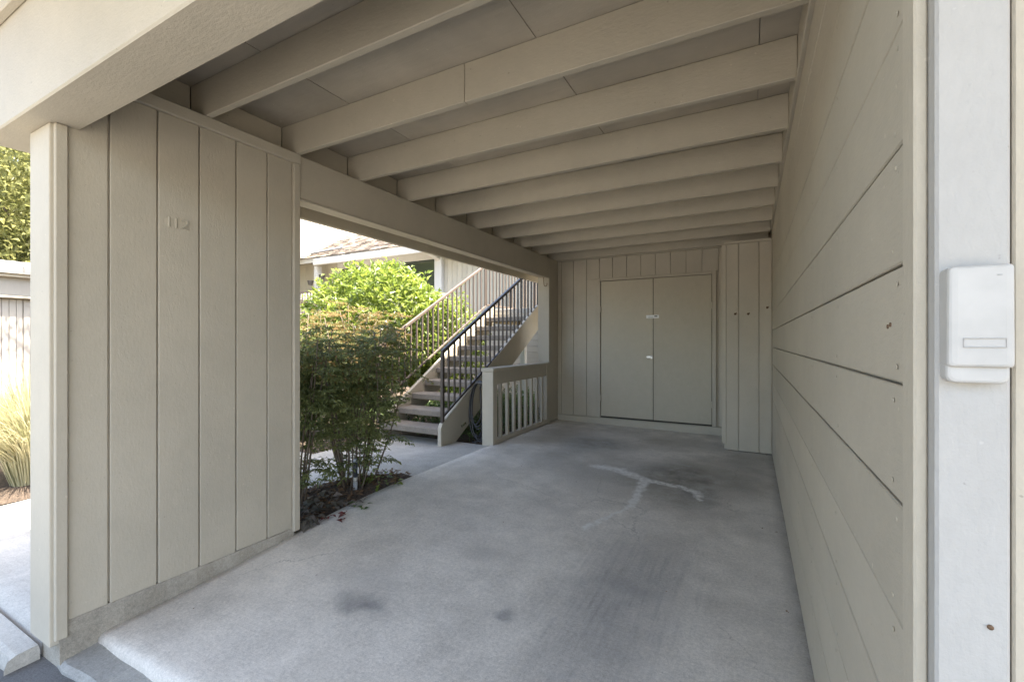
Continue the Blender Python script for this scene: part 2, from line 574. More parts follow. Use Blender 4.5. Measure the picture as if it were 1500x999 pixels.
def floor_z(x, y):
    zl = -0.118 + 0.158 * sstep(0.75, 3.3, y) - 0.012 * sstep(5, 7, y)
    w = max(0, min(1.1, (XR - x) / (XR - XL))) ** 1.35
    return zl * w

def slab():
    xs = np.linspace(XL - 0.02, XR + 0.02, 34)
    ys = [1.03, 1.05, 1.08, 1.14] + list(np.linspace(1.25, YB + 0.03, 52))
    V, Fc = [], []
    rows = []
    edge = [0.003 * math.sin(x * 5.1) + 0.003 * math.sin(x * 17.3 + 1) for x in xs]
    rows.append([(x, 1.012 + e, -0.36) for x, e in zip(xs, edge)])
    rows.append([(x, 1.010 + e, floor_z(x, 1.0) - 0.045) for x, e in zip(xs, edge)])
    rows.append([(x, 1.014 + e, floor_z(x, 1.0) - 0.022) for x, e in zip(xs, edge)])
    for y, dz in zip(ys, [-0.008, -0.003] + [0] * 100):
        rows.append([(x, y + (e if y < 1.1 else 0), floor_z(x, y) + dz) for x, e in zip(xs, edge)])
    n = len(xs)
    for r in rows:
        V += r
    # left side skirt
    for i in range(len(rows) - 1):
        for k in range(n - 1):
            Fc.append((i * n + k, i * n + k + 1, (i + 1) * n + k + 1, (i + 1) * n + k))
    b = len(V)
    for i, r in enumerate(rows):
        V.append((r[0][0] - 0.001, r[0][1], -0.36))
    for i in range(len(rows) - 1):
        Fc.append((b + i, i * n, (i + 1) * n, b + i + 1))
    return mesh('carport_floor', V, Fc, 'floor', None, (0, 0, 0), smooth=True)
carport_floor = tag(slab(), kind='structure')

# strip of older concrete in front of the slab, then asphalt
def strip():
    xs = np.linspace(-3.0, 3.6, 60)
    V, Fc = [], []
    for x in xs:
        e = 0.008 * math.sin(x * 7) + 0.006 * math.sin(x * 19 + 2) + random.uniform(-.006, .006)
        fr = 0.872 + e - (0.0 if x > -2.9 else 0.0)
        V += [(x, fr - 0.006, -0.4), (x, fr, -0.185), (x, fr + 0.02, -0.163 + 0.004 * math.sin(x * 11)), (x, 1.06, -0.150)]
    for i in range(len(xs) - 1):
        for k in range(3):
            Fc.append((i * 4 + k, i * 4 + 4 + k, i * 4 + 5 + k, i * 4 + 1 + k))
    Fc.append((0, 1, 2, 3))
    return mesh('apron_strip', V, Fc, 'apron', None, (0, 0, 0), smooth=False)
tag(strip(), kind='structure')

def asphalt_sheet():
    xs = np.concatenate([np.linspace(-60, -3.6, 8), np.linspace(-3.4, 3.4, 46), np.linspace(4, 40, 6)])
    ys = [-45, -8, -3, -1, 0, 0.4, 0.6, 0.72, 0.80, 0.90]
    V = [(x, y, -0.205 + (0.012 * math.sin(x * 3.1 + y * 4) if y > -1 else 0)) for y in ys for x in xs]
    n = len(xs)
    Fc = [(i * n + k, i * n + k + 1, (i + 1) * n + k + 1, (i + 1) * n + k) for i in range(len(ys) - 1) for k in range(n - 1)]
    return mesh('asphalt_driveway', V, Fc, 'asphalt', None, (0, 0, 0), smooth=True)
tag(asphalt_sheet(), kind='structure')

def bounce_drive():  # unseen pale paving, added to bounce sunlight into the bay
    xs = np.linspace(-40, 40, 41)
    ys = np.linspace(-30, -0.55, 24)
    n = len(xs)
    V = [(x, y, -0.180 - 0.006 * math.sin(x * 0.7)) for y in ys for x in xs]
    Fc = [(i * n + k, i * n + k + 1, (i + 1) * n + k + 1, (i + 1) * n + k) for i in range(len(ys) - 1) for k in range(n - 1)]
    return mesh('added_bounce_paving', V, Fc, 'bounce_drive', None, (0, 0, 0), smooth=True)
tag(bounce_drive(), kind='structure')

def walk_z(x, y):
    return -0.125 + 0.145 * sstep(1.3, 3.2, y)

def walk():
    """the concrete walk that passes the bay on the left and turns to the stairs"""
    xs = np.linspace(-6.05, XL - 0.035, 26)
    ys = np.linspace(0.868, 4.98, 34)
    n = len(xs)
    V = [(x, y, walk_z(x, y)) for y in ys for x in xs]
    Fc = [(i * n + k, i * n + k + 1, (i + 1) * n + k + 1, (i + 1) * n + k) for i in range(len(ys) - 1) for k in range(n - 1)]
    b = len(V)
    for x in xs:
        V.append((x, 0.866, -0.36))
    Fc += [(b + k, b + k + 1, k + 1, k) for k in range(n - 1)]
    return mesh('garden_walk', V, Fc, 'walk', None, (0, 0, 0), smooth=True)
tag(walk(), kind='structure')

def kerb():
    xs = np.concatenate([np.linspace(-16, -5, 30), np.linspace(-4.9, -3.14, 60)])
    V, Fc = [], []
    for x in xs:
        j = 0.012 * math.sin(x * 9) + 0.008 * math.sin(x * 31) + random.uniform(-.009, .009)
        V += [(x, 0.735 + j, -0.36), (x, 0.733 + j, -0.19), (x, 0.745 + j, -0.150 + j * 0.3), (x, 0.77, -0.137), (x, 0.845, -0.131), (x, 0.852, -0.16), (x, 0.852, -0.36)]
    for i in range(len(xs) - 1):
        for k in range(6):
            Fc.append((i * 7 + k, i * 7 + 7 + k, i * 7 + 8 + k, i * 7 + 1 + k))
    Fc.append(tuple(range(len(V) - 7, len(V))))
    return mesh('kerb', V, Fc, 'walk', None, (0, 0, 0))
tag(kerb(), kind='structure')

def soil_patch(name, outline, height, lump, n=16):
    """a fan of rings: mulch mounded inside an outline"""
    c = np.mean(np.array(outline), axis=0)
    rings = 6
    m = []
    for i in range(len(outline)):
        p, q = np.array(outline[i]), np.array(outline[(i + 1) % len(outline)])
        for t in np.linspace(0, 1, n)[:-1]:
            m.append(p * (1 - t) + q * t)
    V, Fc = [], []
    for r in range(rings):
        f = 1 - r / rings
        for p in m:
            q = c + (p - c) * f
            z = height(q[0], q[1]) + (0 if r == 0 else lump * (0.5 + 0.5 * random.random()) * min(1, r / 1.5))
            V.append((q[0], q[1], z))
    k = len(m)
    for r in range(rings - 1):
        for i in range(k):
            Fc.append((r * k + i, r * k + (i + 1) % k, (r + 1) * k + (i + 1) % k, (r + 1) * k + i))
    V.append((c[0], c[1], height(c[0], c[1]) + lump))
    for i in range(k):
        Fc.append(((rings - 1) * k + i, (rings - 1) * k + (i + 1) % k, len(V) - 1))
    return tag(mesh(name, V, Fc, 'soil', None, (0, 0, 0), smooth=True), kind='structure')
soil_patch('planting_bed', [(XL - 0.04, 2.12), (XL - 0.04, 3.48), (-3.16, 3.52), (-3.42, 3.30), (-3.62, 2.9), (-3.74, 2.5), (-3.78, 2.12)],
           lambda x, y: walk_z(x, y) + 0.004, 0.035)
soil_patch('side_bed', [(-4.66, 3.6), (-4.66, 4.97), (-6.0, 4.97), (-6.0, 3.6)], lambda x, y: walk_z(x, y) + 0.004, 0.035)
soil_patch('stair_bed', [(-3.0, 5.0), (-3.0, 10.5), (-9.5, 10.5), (-9.5, 5.0)], lambda x, y: -0.02, 0.05)
soil_patch('grass_bed', [(-6.08, 0.9), (-6.08, 4.9), (-10.9, 4.9), (-10.9, 0.9)], lambda x, y: -0.12, 0.05)

# ================================================================== CARPORT ROOF
JZ, DZ = 2.76, 2.982                                    # joist underside, ceiling panel underside
roof = thing('carport_roof', 'taupe painted carport roof with exposed joists under plywood panels', 'carport roof', (-1.4, 0.9, JZ))
hb = prism('header_beam', [(0.742, 2.432), (0.742, 2.945), (0.942, 2.945), (0.942, 2.432)], 'x', -3.56, 0.62, 'paint_x', roof, 0.007)
box('fascia_trim', (-3.60, 0.66), (0.705, 0.741), (2.926, 3.12), 'paint_x', roof, 0.004)
box('upper_fascia', (-3.62, 0.68), (0.66, 0.704), (3.00, 3.30), 'paint_x', roof, 0.004)
box('added_shade_canopy', (-3.62, 3.6), (-1.40, 0.72), (3.302, 3.40), 'paint_x', roof, 0.006)  # unseen canopy, added to hold light off the header and post fronts
box('roof_covering', (-3.54, 3.6), (0.721, 9.2), (3.005, 3.40), 'roofing', roof, 0)
sb = box('side_beam', (-3.12, XL + 0.005), (2.165, 6.80), (2.44, JZ - 0.002), 'paint_y', roof, 0.006)
box('chamfer_strip', (-2.985, XL + 0.012), (2.166, 6.798), (2.424, 2.4395), 'paint_y', roof, 0.004)
box('eave_fascia', (-3.56, -3.515), (0.972, 9.2), (2.475, 3.26), 'paint_y', roof, 0.004)
box('eave_soffit', (-3.51, -3.125), (0.972, 9.2), (2.60, 2.62), 'paint_y', roof, 0)
box('wall_ledger', (XR - 0.022, XR + 0.016), (0.972, YN - 0.004), (2.733, 2.757), 'paint_y', roof, 0.004)
box('wall_ledger', (XR - 0.012, XR + 0.016), (0.972, YN - 0.004), (2.7575, DZ), 'paint_y', roof, 0.003)
JY = [1.513 + 0.617 * k for k in range(10)]
for i, y in enumerate(JY):
    if y > YB - 0.05:
        continue
    zj = (JZ + random.uniform(-.003, .003), DZ - 0.001)
    if i == 1:                                           # this one is spliced
        box('joist', (-3.098, -1.4545), (y, y + 0.041), zj, 'paint_x', roof, 0.003)
        box('joist', (-1.4515, XR - 0.013), (y + 0.002, y + 0.043), zj, 'paint_x', roof, 0.003)
    else:
        box('joist', (-3.098, XR - 0.013), (y, y + 0.041), zj, 'paint_x', roof, 0.004)
for i in range(-1, len(JY)):
    y0 = (JY[i] + 0.042) if i >= 0 else 0.972
    y1 = (JY[i + 1] - 0.001) if i + 1 < len(JY) else 7.6
    if y0 > YB:
        continue
    box('blocking', (-3.14, -3.10), (y0, min(y1, YB + .2)), (JZ + 0.002, DZ - 0.001), 'paint_y', roof, 0.003)
seam_x = [-3.3, -2.39, -1.0, 0.04, 0.60]
seam_y = [0.80, JY[1] + 0.02, JY[4] + 0.02, JY[7] + 0.02, 7.6]
for j in range(4):
    for i in range(4):
        box('ceiling_panel', (seam_x[i] + 0.002, seam_x[i + 1] - 0.002), (seam_y[j] + 0.002, seam_y[j + 1] - 0.002),
            (DZ + random.uniform(0, 0.003), DZ + 0.018), 'panel', roof, 0.0015)

# ================================================================== LEFT PARTITION WALL
pw = thing('partition_wall', 'taupe partition wall of wide vertical boards carrying the house number', 'wall', (-3.05, 1.5, -0.12))
edges = [0.893, 1.057, 1.272, 1.488, 1.708, 1.921, 2.112]
for a, b in zip(edges[:-1], edges[1:]):
    box('board', (XL - 0.016, XL + random.uniform(-.0015, .0015)), (a + 0.0045, b - 0.0045), (0.019 + random.uniform(-.002, .002), 2.685), 'paint_v', pw, 0.003)
box('backing_panel', (-3.14, XL - 0.017), (0.905, 2.15), (0.022, 2.75), 'paint_v', pw, 0)
box('corner_post', (-3.20, XL - 0.004), (0.832, 0.903), (-0.082, 2.43), 'paint_v', pw, 0.004)
box('corner_trim', (XL - 0.0035, XL + 0.021), (0.846, 0.8925), (-0.055, 2.43), 'paint_v', pw, 0.004)
box('end_trim', (XL - 0.0165, XL + 0.018), (2.112, 2.162), (-0.005, 2.685), 'paint_v', pw, 0.004)
box('top_plate', (XL - 0.02, XL + 0.024), (0.972, 2.164), (2.686, JZ - 0.003), 'paint_y', pw, 0.004)
box('top_plate', (-3.13, XL - 0.021), (0.972, 2.164), (2.70, JZ - 0.003), 'paint_y', pw, 0.004)
def curb():
    V, Fc = [], []
    ys = np.linspace(0.866, 2.125, 26)
    for y in ys:
        j = 0.004 * math.sin(y * 23) + random.uniform(-.002, .002)
        V += [(-3.17, y, -0.36), (-3.17, y, 0.017), (XL - 0.004 + j, y, 0.017), (XL + 0.003 + j, y, 0.006), (XL + 0.008 + j, y, -0.36)]
    for i in range(len(ys) - 1):
        for k in range(4):
            Fc.append((i * 5 + k, i * 5 + 5 + k, i * 5 + 6 + k, i * 5 + 1 + k))
    Fc += [(0, 1, 2, 3, 4), tuple(range(len(V) - 1, len(V) - 6, -1))]
    return mesh('curb', V, Fc, 'curb', pw, (-3.05, 1.5, -0.12))
curb()

num = thing('house_number', 'raised house number 112 painted over on the partition wall boards', 'house number', (XL + 0.002, 1.375, 2.035))
def digit_one(y):
    box('digit', (XL, XL + 0.010), (y - 0.0048, y + 0.0048), (2.040, 2.098), 'paint_v', num, 0.0025)
digit_one(1.326); digit_one(1.362)
def digit_two(y):
    pts = []
    r = 0.0145
    for k in range(11):
        a = math.radians(165 - k * 21)
        pts.append((y + r * math.cos(a), 2.083 + r * math.sin(a)))
    pts += [(y - 0.012, 2.0445), (y + 0.016, 2.0445)]
    w = 0.0042
    V, Fc = [], []
    n = len(pts)
    for i, p in enumerate(pts):
        a, b = Vector(pts[max(i - 1, 0)]), Vector(pts[min(i + 1, n - 1)])
        d = (b - a).normalized()
        s = Vector((-d.y, d.x))
        for sg in (1, -1):
            for x in (XL, XL + 0.010):
                q = Vector(p) + s * sg * w
                V.append((x, q.x, q.y))
    for i in range(n - 1):
        o, q = i * 4, i * 4 + 4
        Fc += [(o, q, q + 1, o + 1), (o + 1, q + 1, q + 3, o + 3), (o + 3, q + 3, q + 2, o + 2)]
    Fc += [(0, 1, 3, 2), (4 * n - 4, 4 * n - 2, 4 * n - 1, 4 * n - 3)]
    mesh('digit', V, Fc, 'paint_v', num, (XL + 0.002, y, 2.06))
digit_two(1.407)

# ================================================================== REAR SUPPORT POST
sp = thing('support_post', 'square taupe post at the back corner carrying the side beam', 'post', (-3.05, 6.98, 0.03))
box('post', (-3.155, XL + 0.001), (6.805, 7.19), (0.03, JZ - 0.003), 'paint_v', sp, 0.006)
box('base_block', (-3.165, XL + 0.012), (6.795, 7.196), (-0.05, 0.055), 'curb', sp, 0.01)

hk = [(-3.02, 6.79, 2.452)]
for k in range(14):
    t = k / 13
    if t < 0.45:
        hk.append((-3.03 + 0.02 * t, 6.755, 2.43 - 0.24 * t))
    else:
        a = (t - 0.45) / 0.55 * math.pi * 1.15
        hk.append((-3.021 + 0.028 * (1 - math.cos(a)) , 6.755, 2.322 - 0.035 * math.sin(a)))
tag(tube('hanging_hook', hk, 0.0055, 'rust', None, 6), 'thin rusty wire hook hanging where side beam meets the rear post', 'hook')

# ================================================================== STORAGE WALL AND DOORS
sw = thing('storage_wall', 'taupe back wall of narrow vertical boards around the storage doors', 'wall', (-1.5, YB, 0.03))
gx = [-2.945, -2.892, -2.668, -2.436, -2.213, -1.994, -1.765, -1.538, -1.313, -1.088, -0.863, -0.64, -0.415, -0.22]
DTOP = 2.415
for a, b in zip(gx[:-1], gx[1:]):
    over = b > -2.27 and a < -0.45
    if over and a < -2.25:                               # board beside the casing, notched over it
        box('board', (a + 0.004, b - 0.004), (YB, YB + 0.016), (DTOP + 0.002, 2.752), 'paint_v', sw, 0.0025)
        box('board', (a + 0.004, -2.262), (YB, YB + 0.016), (0.125, DTOP - 0.002), 'paint_v', sw, 0.0025)
    elif over:
        box('board', (a + 0.004, b - 0.004), (YB, YB + 0.016), (DTOP + 0.002, 2.752), 'paint_v', sw, 0.0025)
    else:
        box('board', (a + 0.004, b - 0.004), (YB, YB + 0.016), (0.125, 2.752), 'paint_v', sw, 0.0025)
box('core', (-3.1, 0.35), (YB + 0.017, YB + 0.15), (-0.3, 3.0), 'paint_v', sw, 0)
box('top_trim', (-2.948, -0.2), (YB - 0.022, YB + 0.015), (2.754, 2.835), 'paint_x', sw, 0.003)
box('sill_board', (-2.948, -0.18), (YB - 0.03, YB + 0.016), (-0.02, 0.122), 'paint_x', sw, 0.004)
box('corner_trim', (-2.948, -2.925), (YB - 0.012, YB - 0.0005), (0.124, 2.752), 'paint_v', sw, 0.002)
box('casing', (-2.258, -2.194), (YB - 0.024, YB + 0.015), (0.125, DTOP), 'paint_v', sw, 0.003)
box('casing', (-0.505, -0.448), (YB - 0.024, YB + 0.015), (0.125, DTOP), 'paint_v', sw, 0.003)
box('casing', (-2.193, -0.506), (YB - 0.024, YB + 0.015), (2.372, DTOP), 'paint_x', sw, 0.003)
box('jamb', (-2.192, -0.507), (YB + 0.006, YB + 0.0165), (0.125, 2.37), 'gap', sw, 0)
d1 = box('storage_door', (-2.186, -1.352), (YB - 0.006, YB + 0.0055), (0.150, 2.364), 'door', sw, 0.003)
d2 = box('storage_door', (-1.344, -0.512), (YB - 0.005, YB + 0.0055), (0.148, 2.366), 'door', sw, 0.003)
for d, x in ((d1, -2.189), (d2, -0.511)):
    for z in (0.40, 1.86, 2.10)[:2]:
        box('hinge', (x - 0.006, x + 0.008), (YB - 0.034, YB - 0.0145), (z, z + 0.10), 'door', d, 0.002)
# latch with a small padlock on the meeting stile
box('hasp', (-1.450, -1.352), (YB - 0.011, YB - 0.0062), (1.118, 1.150), 'metal', d1, 0.001)
pl = box('padlock', (-1.386, -1.350), (YB - 0.032, YB - 0.0115), (1.105, 1.140), 'metal', d1, 0.004)
tube('shackle', [(-1.380, YB - 0.022, 1.138), (-1.379, YB - 0.022, 1.156), (-1.368, YB - 0.022, 1.164), (-1.357, YB - 0.022, 1.156), (-1.356, YB - 0.022, 1.138)], 0.003, 'metal', d1, 6)
sg = thing('door_sticker', 'small white sticker strip across the gap between the storage doors', 'sticker', (-1.36, YB - 0.017, 1.76))
box('strip', (-1.455, -1.262), (YB - 0.0095, YB - 0.0065), (1.740, 1.790), 'sticker', sg, 0.0005)
box('printed_mark', (-1.330, -1.285), (YB - 0.0105, YB - 0.0096), (1.762, 1.779), 'ink', sg, 0)
box('printed_mark', (-1.425, -1.345), (YB - 0.0105, YB - 0.0096), (1.752, 1.757), 'ink', sg, 0)

cw = thing('closet_wall', 'taupe closet side of wide vertical boards jutting out beside the storage doors', 'wall', (-0.03, YN, 0))
for a, b in ((-0.276, -0.136), (-0.136, 0.089), (0.089, XR - 0.001)):
    box('board', (a + 0.0035, b - 0.0035), (YN, YN + 0.016), (0.012, 2.60), 'paint_v', cw, 0.0025)
box('core', (-0.300, XR + 0.05), (YN + 0.017, YB + 0.016), (0.02, 2.612), 'paint_v', cw, 0)
box('corner_trim', (-0.329, -0.2765), (YN + 0.004, YN + 0.03), (0.09, 2.60), 'paint_v', cw, 0.003)
box('top_trim', (-0.30, XR - 0.002), (YN + 0.003, YN + 0.05), (2.6125, 2.640), 'paint_x', cw, 0.003)
def wall_hook(x, z, label):
    t = thing('screw_hook', label, 'hook', (x, YN, z), 'small hooks on the closet wall')
    tube('plate', [(x, YN + 0.002, z), (x, YN - 0.005, z)], 0.014, 'rust', t, 10)
    tube('hook', [(x, YN - 0.004, z), (x, YN - 0.022, z - 0.002), (x + 0.010, YN - 0.030, z + 0.004), (x + 0.016, YN - 0.022, z + 0.012)], 0.0035, 'rust', t, 6)
wall_hook(-0.174, 1.724, 'small dark screw hook nearest the storage doors on the closet wall')
wall_hook(-0.030, 1.720, 'small dark screw hook on the middle board of the closet wall')
wall_hook(0.176, 1.792, 'small dark screw hook by the closet corner next to the side wall')

# ================================================================== RIGHT SIDE WALL
rw = thing('side_wall', 'taupe side wall of wide horizontal boards with its front end post', 'wall', (0.28, 3.0, 0))
zg = [0.006] + [0.074 + 0.206 * k for k in range(14)]
for i, (a, b) in enumerate(zip(zg[:-1], zg[1:])):
    b = min(b, 2.732)
    box('board', (XR + random.uniform(-.0012, .0012), XR + 0.016), (0.9575, YN - 0.001), (a + 0.0016 + random.uniform(0, .0014), b - 0.0016 - random.uniform(0, .0014)), 'paint_y', rw, 0.003)
    if b >= 2.732:
        break
def nails(name, pts, axis, mat, parent, loc):
    parts = []
    for p in pts:
        d = Vector(axis)
        p = Vector(p)
        parts.append(tube_data([tuple(p), tuple(p + d * 0.0012), tuple(p + d * 0.0016)], [0.0048, 0.0044, 0.002], 7))
    v, f = merge(parts)
    tag(mesh(name, v, f, mat, parent, loc), kind='stuff')
nails('nail_heads', [(XR - 0.0008, yy_ + random.uniform(-.02, .02), z + dz_) for z in zg[1:13] for dz_ in (0.03, 0.175) for yy_ in np.arange(1.02, 6.2, 0.61)],
      (-1, 0, 0), 'paint_y', rw, (XR, 3, 1.3))
nails('nail_heads', [(XL - 0.0006, (a + b) / 2 + o_ + random.uniform(-.006, .006), z + random.uniform(-.02, .02)) for a, b in zip(edges[:-1], edges[1:]) for o_ in (-0.06, 0.06) for z in (0.08, 0.68, 1.30, 1.92, 2.60)],
      (1, 0, 0), 'paint_v', pw, (XL, 1.5, 1.3))
box('core', (XR + 0.017, 0.40), (0.962, YB + 0.1), (-0.3, 2.98), 'paint_y', rw, 0)
box('end_trim', (XR - 0.006, 0.2378), (0.897, 0.957), (-0.10, 2.43), 'paint_v', rw, 0.003)
box('end_post', (0.2384, 0.3172), (0.869, 0.961), (-0.14, 2.43), 'post_grey', rw, 0.004)
box('fill_strip', (0.3176, 0.3215), (0.885, 0.961), (-0.14, 2.43), 'gap', rw, 0)
box('front_board', (0.322, 0.56), (0.878, 0.961), (-0.14, 2.43), 'paint_v', rw, 0.003)
for i in range(10):
    box('front_board', (0.566 + i * 0.3, 0.86 + i * 0.3), (0.880, 0.961), (-0.14, 2.43), 'paint_v', rw, 0.003)
box('front_board', (0.68, 3.6), (0.742, 0.966), (2.435, 2.94), 'paint_x', rw, 0.004)
for (y, z) in ((1.057, 1.415), (1.075, 1.412)):
    tube('nail_head', [(XR + 0.002, y, z), (XR - 0.001, y, z)], 0.0042, 'rust', rw, 8)
tube('nail_head', [(0.296, 0.870, 0.984), (0.296, 0.8665, 0.984)], 0.0035, 'rust', rw, 8)

kp = thing('keypad_box', 'white plastic wall box with a sliding cover screwed to the front post', 'keypad', (0.28, 0.869, 1.33))
def rounded_front(name, x0, x1, z0, z1, yb, yf, bulge, r, mat, parent, taper=0.0):
    """a shell whose front bulges and whose corners are round, back at yb, front at yf"""
    def outline(s, inset):
        pts = []
        w0, w1, h0, h1 = x0 + inset, x1 - inset, z0 + inset, z1 - inset
        for cx, cz, a0 in ((w1 - r, h1 - r, 0), (w0 + r, h1 - r, 90), (w0 + r, h0 + r, 180), (w1 - r, h0 + r, 270)):
            for k in range(5):
                a = math.radians(a0 + k * 22.5)
                px = cx + r * math.cos(a)
                pz = cz + r * math.sin(a)
                if taper:
                    mx = (x0 + x1) / 2
                    px = mx + (px - mx) * (1 - taper * (pz - z0) / (z1 - z0))
                pts.append((px, pz))
        return pts
    rows = []
    mx, hw = (x0 + x1) / 2, (x1 - x0) / 2
    for t, inset in ((yb, 0.0), (yf + 0.004, 0.0), (yf + 0.001, 0.0015), (yf, 0.004)):
        rows.append([(p[0], t - (bulge * (1 - ((p[0] - mx) / hw) ** 2) if t < yb else 0), p[1]) for p in outline(0, inset)])
    # inner grid line along the height so that the bulge shows
    n = len(rows[0])
    V = [p for r_ in rows for p in r_]
    Fc = [(i * n + k, i * n + (k + 1) % n, (i + 1) * n + (k + 1) % n, (i + 1) * n + k) for i in range(len(rows) - 1) for k in range(n)]
    cols = 7
    b = len(V)
    last = rows[-1]
    zt, zb_ = max(p[2] for p in last), min(p[2] for p in last)
    top = sorted([p for p in last if p[2] > (zt + zb_) / 2], key=lambda p: p[0])
    bot = sorted([p for p in last if p[2] <= (zt + zb_) / 2], key=lambda p: p[0])
    for p, q in zip(top, bot):
        V += [p, q]
    m_ = min(len(top), len(bot))
    for k in range(m_ - 1):
        Fc.append((b + 2 * k, b + 2 * k + 1, b + 2 * k + 3, b + 2 * k + 2))
    return mesh(name, V, Fc, mat, parent, (mx, yb, (z0 + z1) / 2), smooth=False)
rounded_front('housing', 0.2435, 0.3085, 1.3265, 1.455, 0.8688, 0.8455, 0.002, 0.010, 'plastic', kp)
rounded_front('sliding_cover', 0.2425, 0.3105, 1.3490, 1.4885, 0.8686, 0.8375, 0.0035, 0.0055, 'plastic', kp, 0.02)
gb = [(0.2585, 0.8334, 1.3765), (0.3005, 0.8334, 1.3765), (0.3005, 0.8334, 1.3885), (0.2585, 0.8334, 1.3885)]
for (xa, xb, za, zb) in ((0.2585, 0.3005, 1.3762, 1.3767), (0.2585, 0.3005, 1.3883, 1.3888), (0.2582, 0.2587, 1.3762, 1.3888), (0.3003, 0.3008, 1.3762, 1.3888)):
    xm = (xa + xb) / 2
    yy = 0.8375 - 0.0035 * (1 - ((xm - 0.27875) / 0.03625) ** 2)
    box('grip_line', (xa, xb), (yy - 0.0003, yy + 0.003), (za, zb), 'plastic_line', kp, 0)
box('small_mark', (0.2920, 0.2965), (0.8340, 0.8356), (1.4735, 1.4745), 'pipe_grey', kp, 0)

# ================================================================== LOW RAILING BESIDE THE BAY
lr = thing('low_railing', 'low taupe wooden railing with square balusters beside the rear post', 'railing', (-3.02, 5.9, 0.04))
box('newel', (-3.105, -2.935), (4.960, 5.075), (0.0, 0.985), 'paint_v', lr, 0.006)
box('cap_rail', (-3.115, -2.925), (4.950, 6.804), (0.986, 1.030), 'paint_y', lr, 0.006)
box('apron_board', (-2.985, -2.950), (5.076, 6.700), (0.815, 0.985), 'paint_y', lr, 0.004)
box('bottom_rail', (-3.01, -2.945), (5.076, 6.700), (0.035, 0.098), 'paint_y', lr, 0.004)
box('end_stile', (-3.02, -2.942), (6.701, 6.803), (0.03, 0.985), 'paint_v', lr, 0.004)
for k in range(8):
    y = 5.20 + k * 0.192
    box('baluster', (-3.000, -2.958), (y, y + 0.045), (0.0985, 0.8145), 'paint_v', lr, 0.003)

# coiled hose on its bracket
gh = thing('garden_hose', 'black garden hose coiled on a bracket at the low railing newel', 'hose', (-3.22, 5.0, 0.0))
hp = []
turns = 5
for k in range(turns * 28 + 1):
    a = 2 * math.pi * k / 28 + math.pi / 2
    q = k / 28
    wv = 0.085 + 0.022 * math.sin(q * 2.3) + 0.012 * q
    hh = 0.325 + 0.05 * math.sin(q * 1.9 + 1)
    x = -3.205 + wv * math.cos(a) - 0.018 * (1 - math.sin(a)) + 0.012 * math.sin(q * 3.1)
    z = 0.86 - hh + hh * math.sin(a) + 0.012 * math.sin(q * 5) - 0.02
    hp.append((x, 5.02 + 0.016 * math.sin(q * 4.4) + 0.011 * q, z))
for k in range(1, 11):
    t = k / 10
    hp.append((-3.205 + 0.03 * t, 5.07 + 0.02 * t, 0.82 - 0.72 * t))
hp += [(-3.19, 5.06, 0.06), (-3.24, 5.0, 0.035), (-3.30, 5.03, 0.03)]
tube('coil', hp, 0.0105, 'rubber', gh, 8)
box('bracket', (-3.235, -3.105), (4.99, 5.06), (0.812, 0.842), 'rubber', gh, 0.008)
for k in range(2):
    lo = []
    for i in range(25):
        a = 2 * math.pi * i / 24
        lo.append((-3.20 + (0.055 + 0.02 * k) * math.cos(a), 5.03 + 0.03 * math.sin(a) + 0.05 * k, 0.05 + 0.022 * k + 0.03 * (1 + math.sin(a * 2 + k))))
    tube('floor_loop', lo, 0.0105, 'rubber', gh, 7)

# ================================================================== STAIRCASE
SL = 0.178 / 0.30
st = thing('staircase', 'open-riser outdoor staircase with one tan and one dark railing', 'staircase', (-4.05, 4.66, 0.02))
def stringer(x0, x1, name='stringer'):
    y0 = 4.652
    ytop = 7.74
    t0 = 0.285
    out = [(y0, 0.012), (4.98, 0.012), (ytop, 0.012 + (ytop - 4.98) * SL), (ytop, t0 + (ytop - y0) * SL), (y0 + 0.03, t0 + 0.02), (y0, t0 - 0.03)]
    return prism(name, out, 'x', x0, x1, 'paint_y', st, 0.004)
stringer(-3.592, -3.535)
stringer(-4.608, -4.552)
for k in range(1, 11):
    y = 4.66 + 0.30 * (k - 1)
    z = 0.06 + 0.178 * k
    box('tread', (-4.551, -3.593), (y, y + 0.315), (z - 0.085, z), 'tread', st, 0.01)

def sloped_bar(name, x, ya, za, yb, zb, hw, hh, mat, parent):
    out = [(ya, za - hh), (yb, zb - hh), (yb, zb + hh), (ya, za + hh)]
    return prism(name, out, 'x', x - hw, x + hw, mat, parent, 0.003)

def stair_rail(x, ya, za, yb, zb, base_off, mat, name, newel_z0):
    r = node(name, st, (x, ya, za))
    s = (zb - za) / (yb - ya)
    sloped_bar('top_rail', x, ya - 0.02, za - 0.02 * s, yb, zb, 0.020, 0.024, mat, r)
    sloped_bar('bottom_rail', x, ya + 0.02, za - base_off + 0.02 * s, yb, zb - base_off, 0.016, 0.017, mat, r)
    box('newel', (x - 0.021, x + 0.021), (ya - 0.021, ya + 0.021), (newel_z0, za - 0.02), mat, r, 0.003)
    n = int((yb - ya) / 0.134)
    for k in range(1, n + 1):
        y = ya + k * 0.134
        if y > yb - 0.02:
            break
        zt = za + (y - ya) * s - 0.022
        box('baluster', (x - 0.0115, x + 0.0115), (y - 0.0115, y + 0.0115), (zt - base_off + 0.034, zt), mat, r, 0.002)
    return r
tag(stair_rail(-3.560, 4.715, 1.250, 7.70, 1.250 + 2.985 * 0.541, 0.86, 'rail_dark', 'railing', 0.30), 'dark brown stair railing nearest the carport')
tag(stair_rail(-4.575, 4.60, 1.300, 7.44, 2.865, 0.80, 'rail_tan', 'railing', 0.25), 'tan stair railing on the far side')

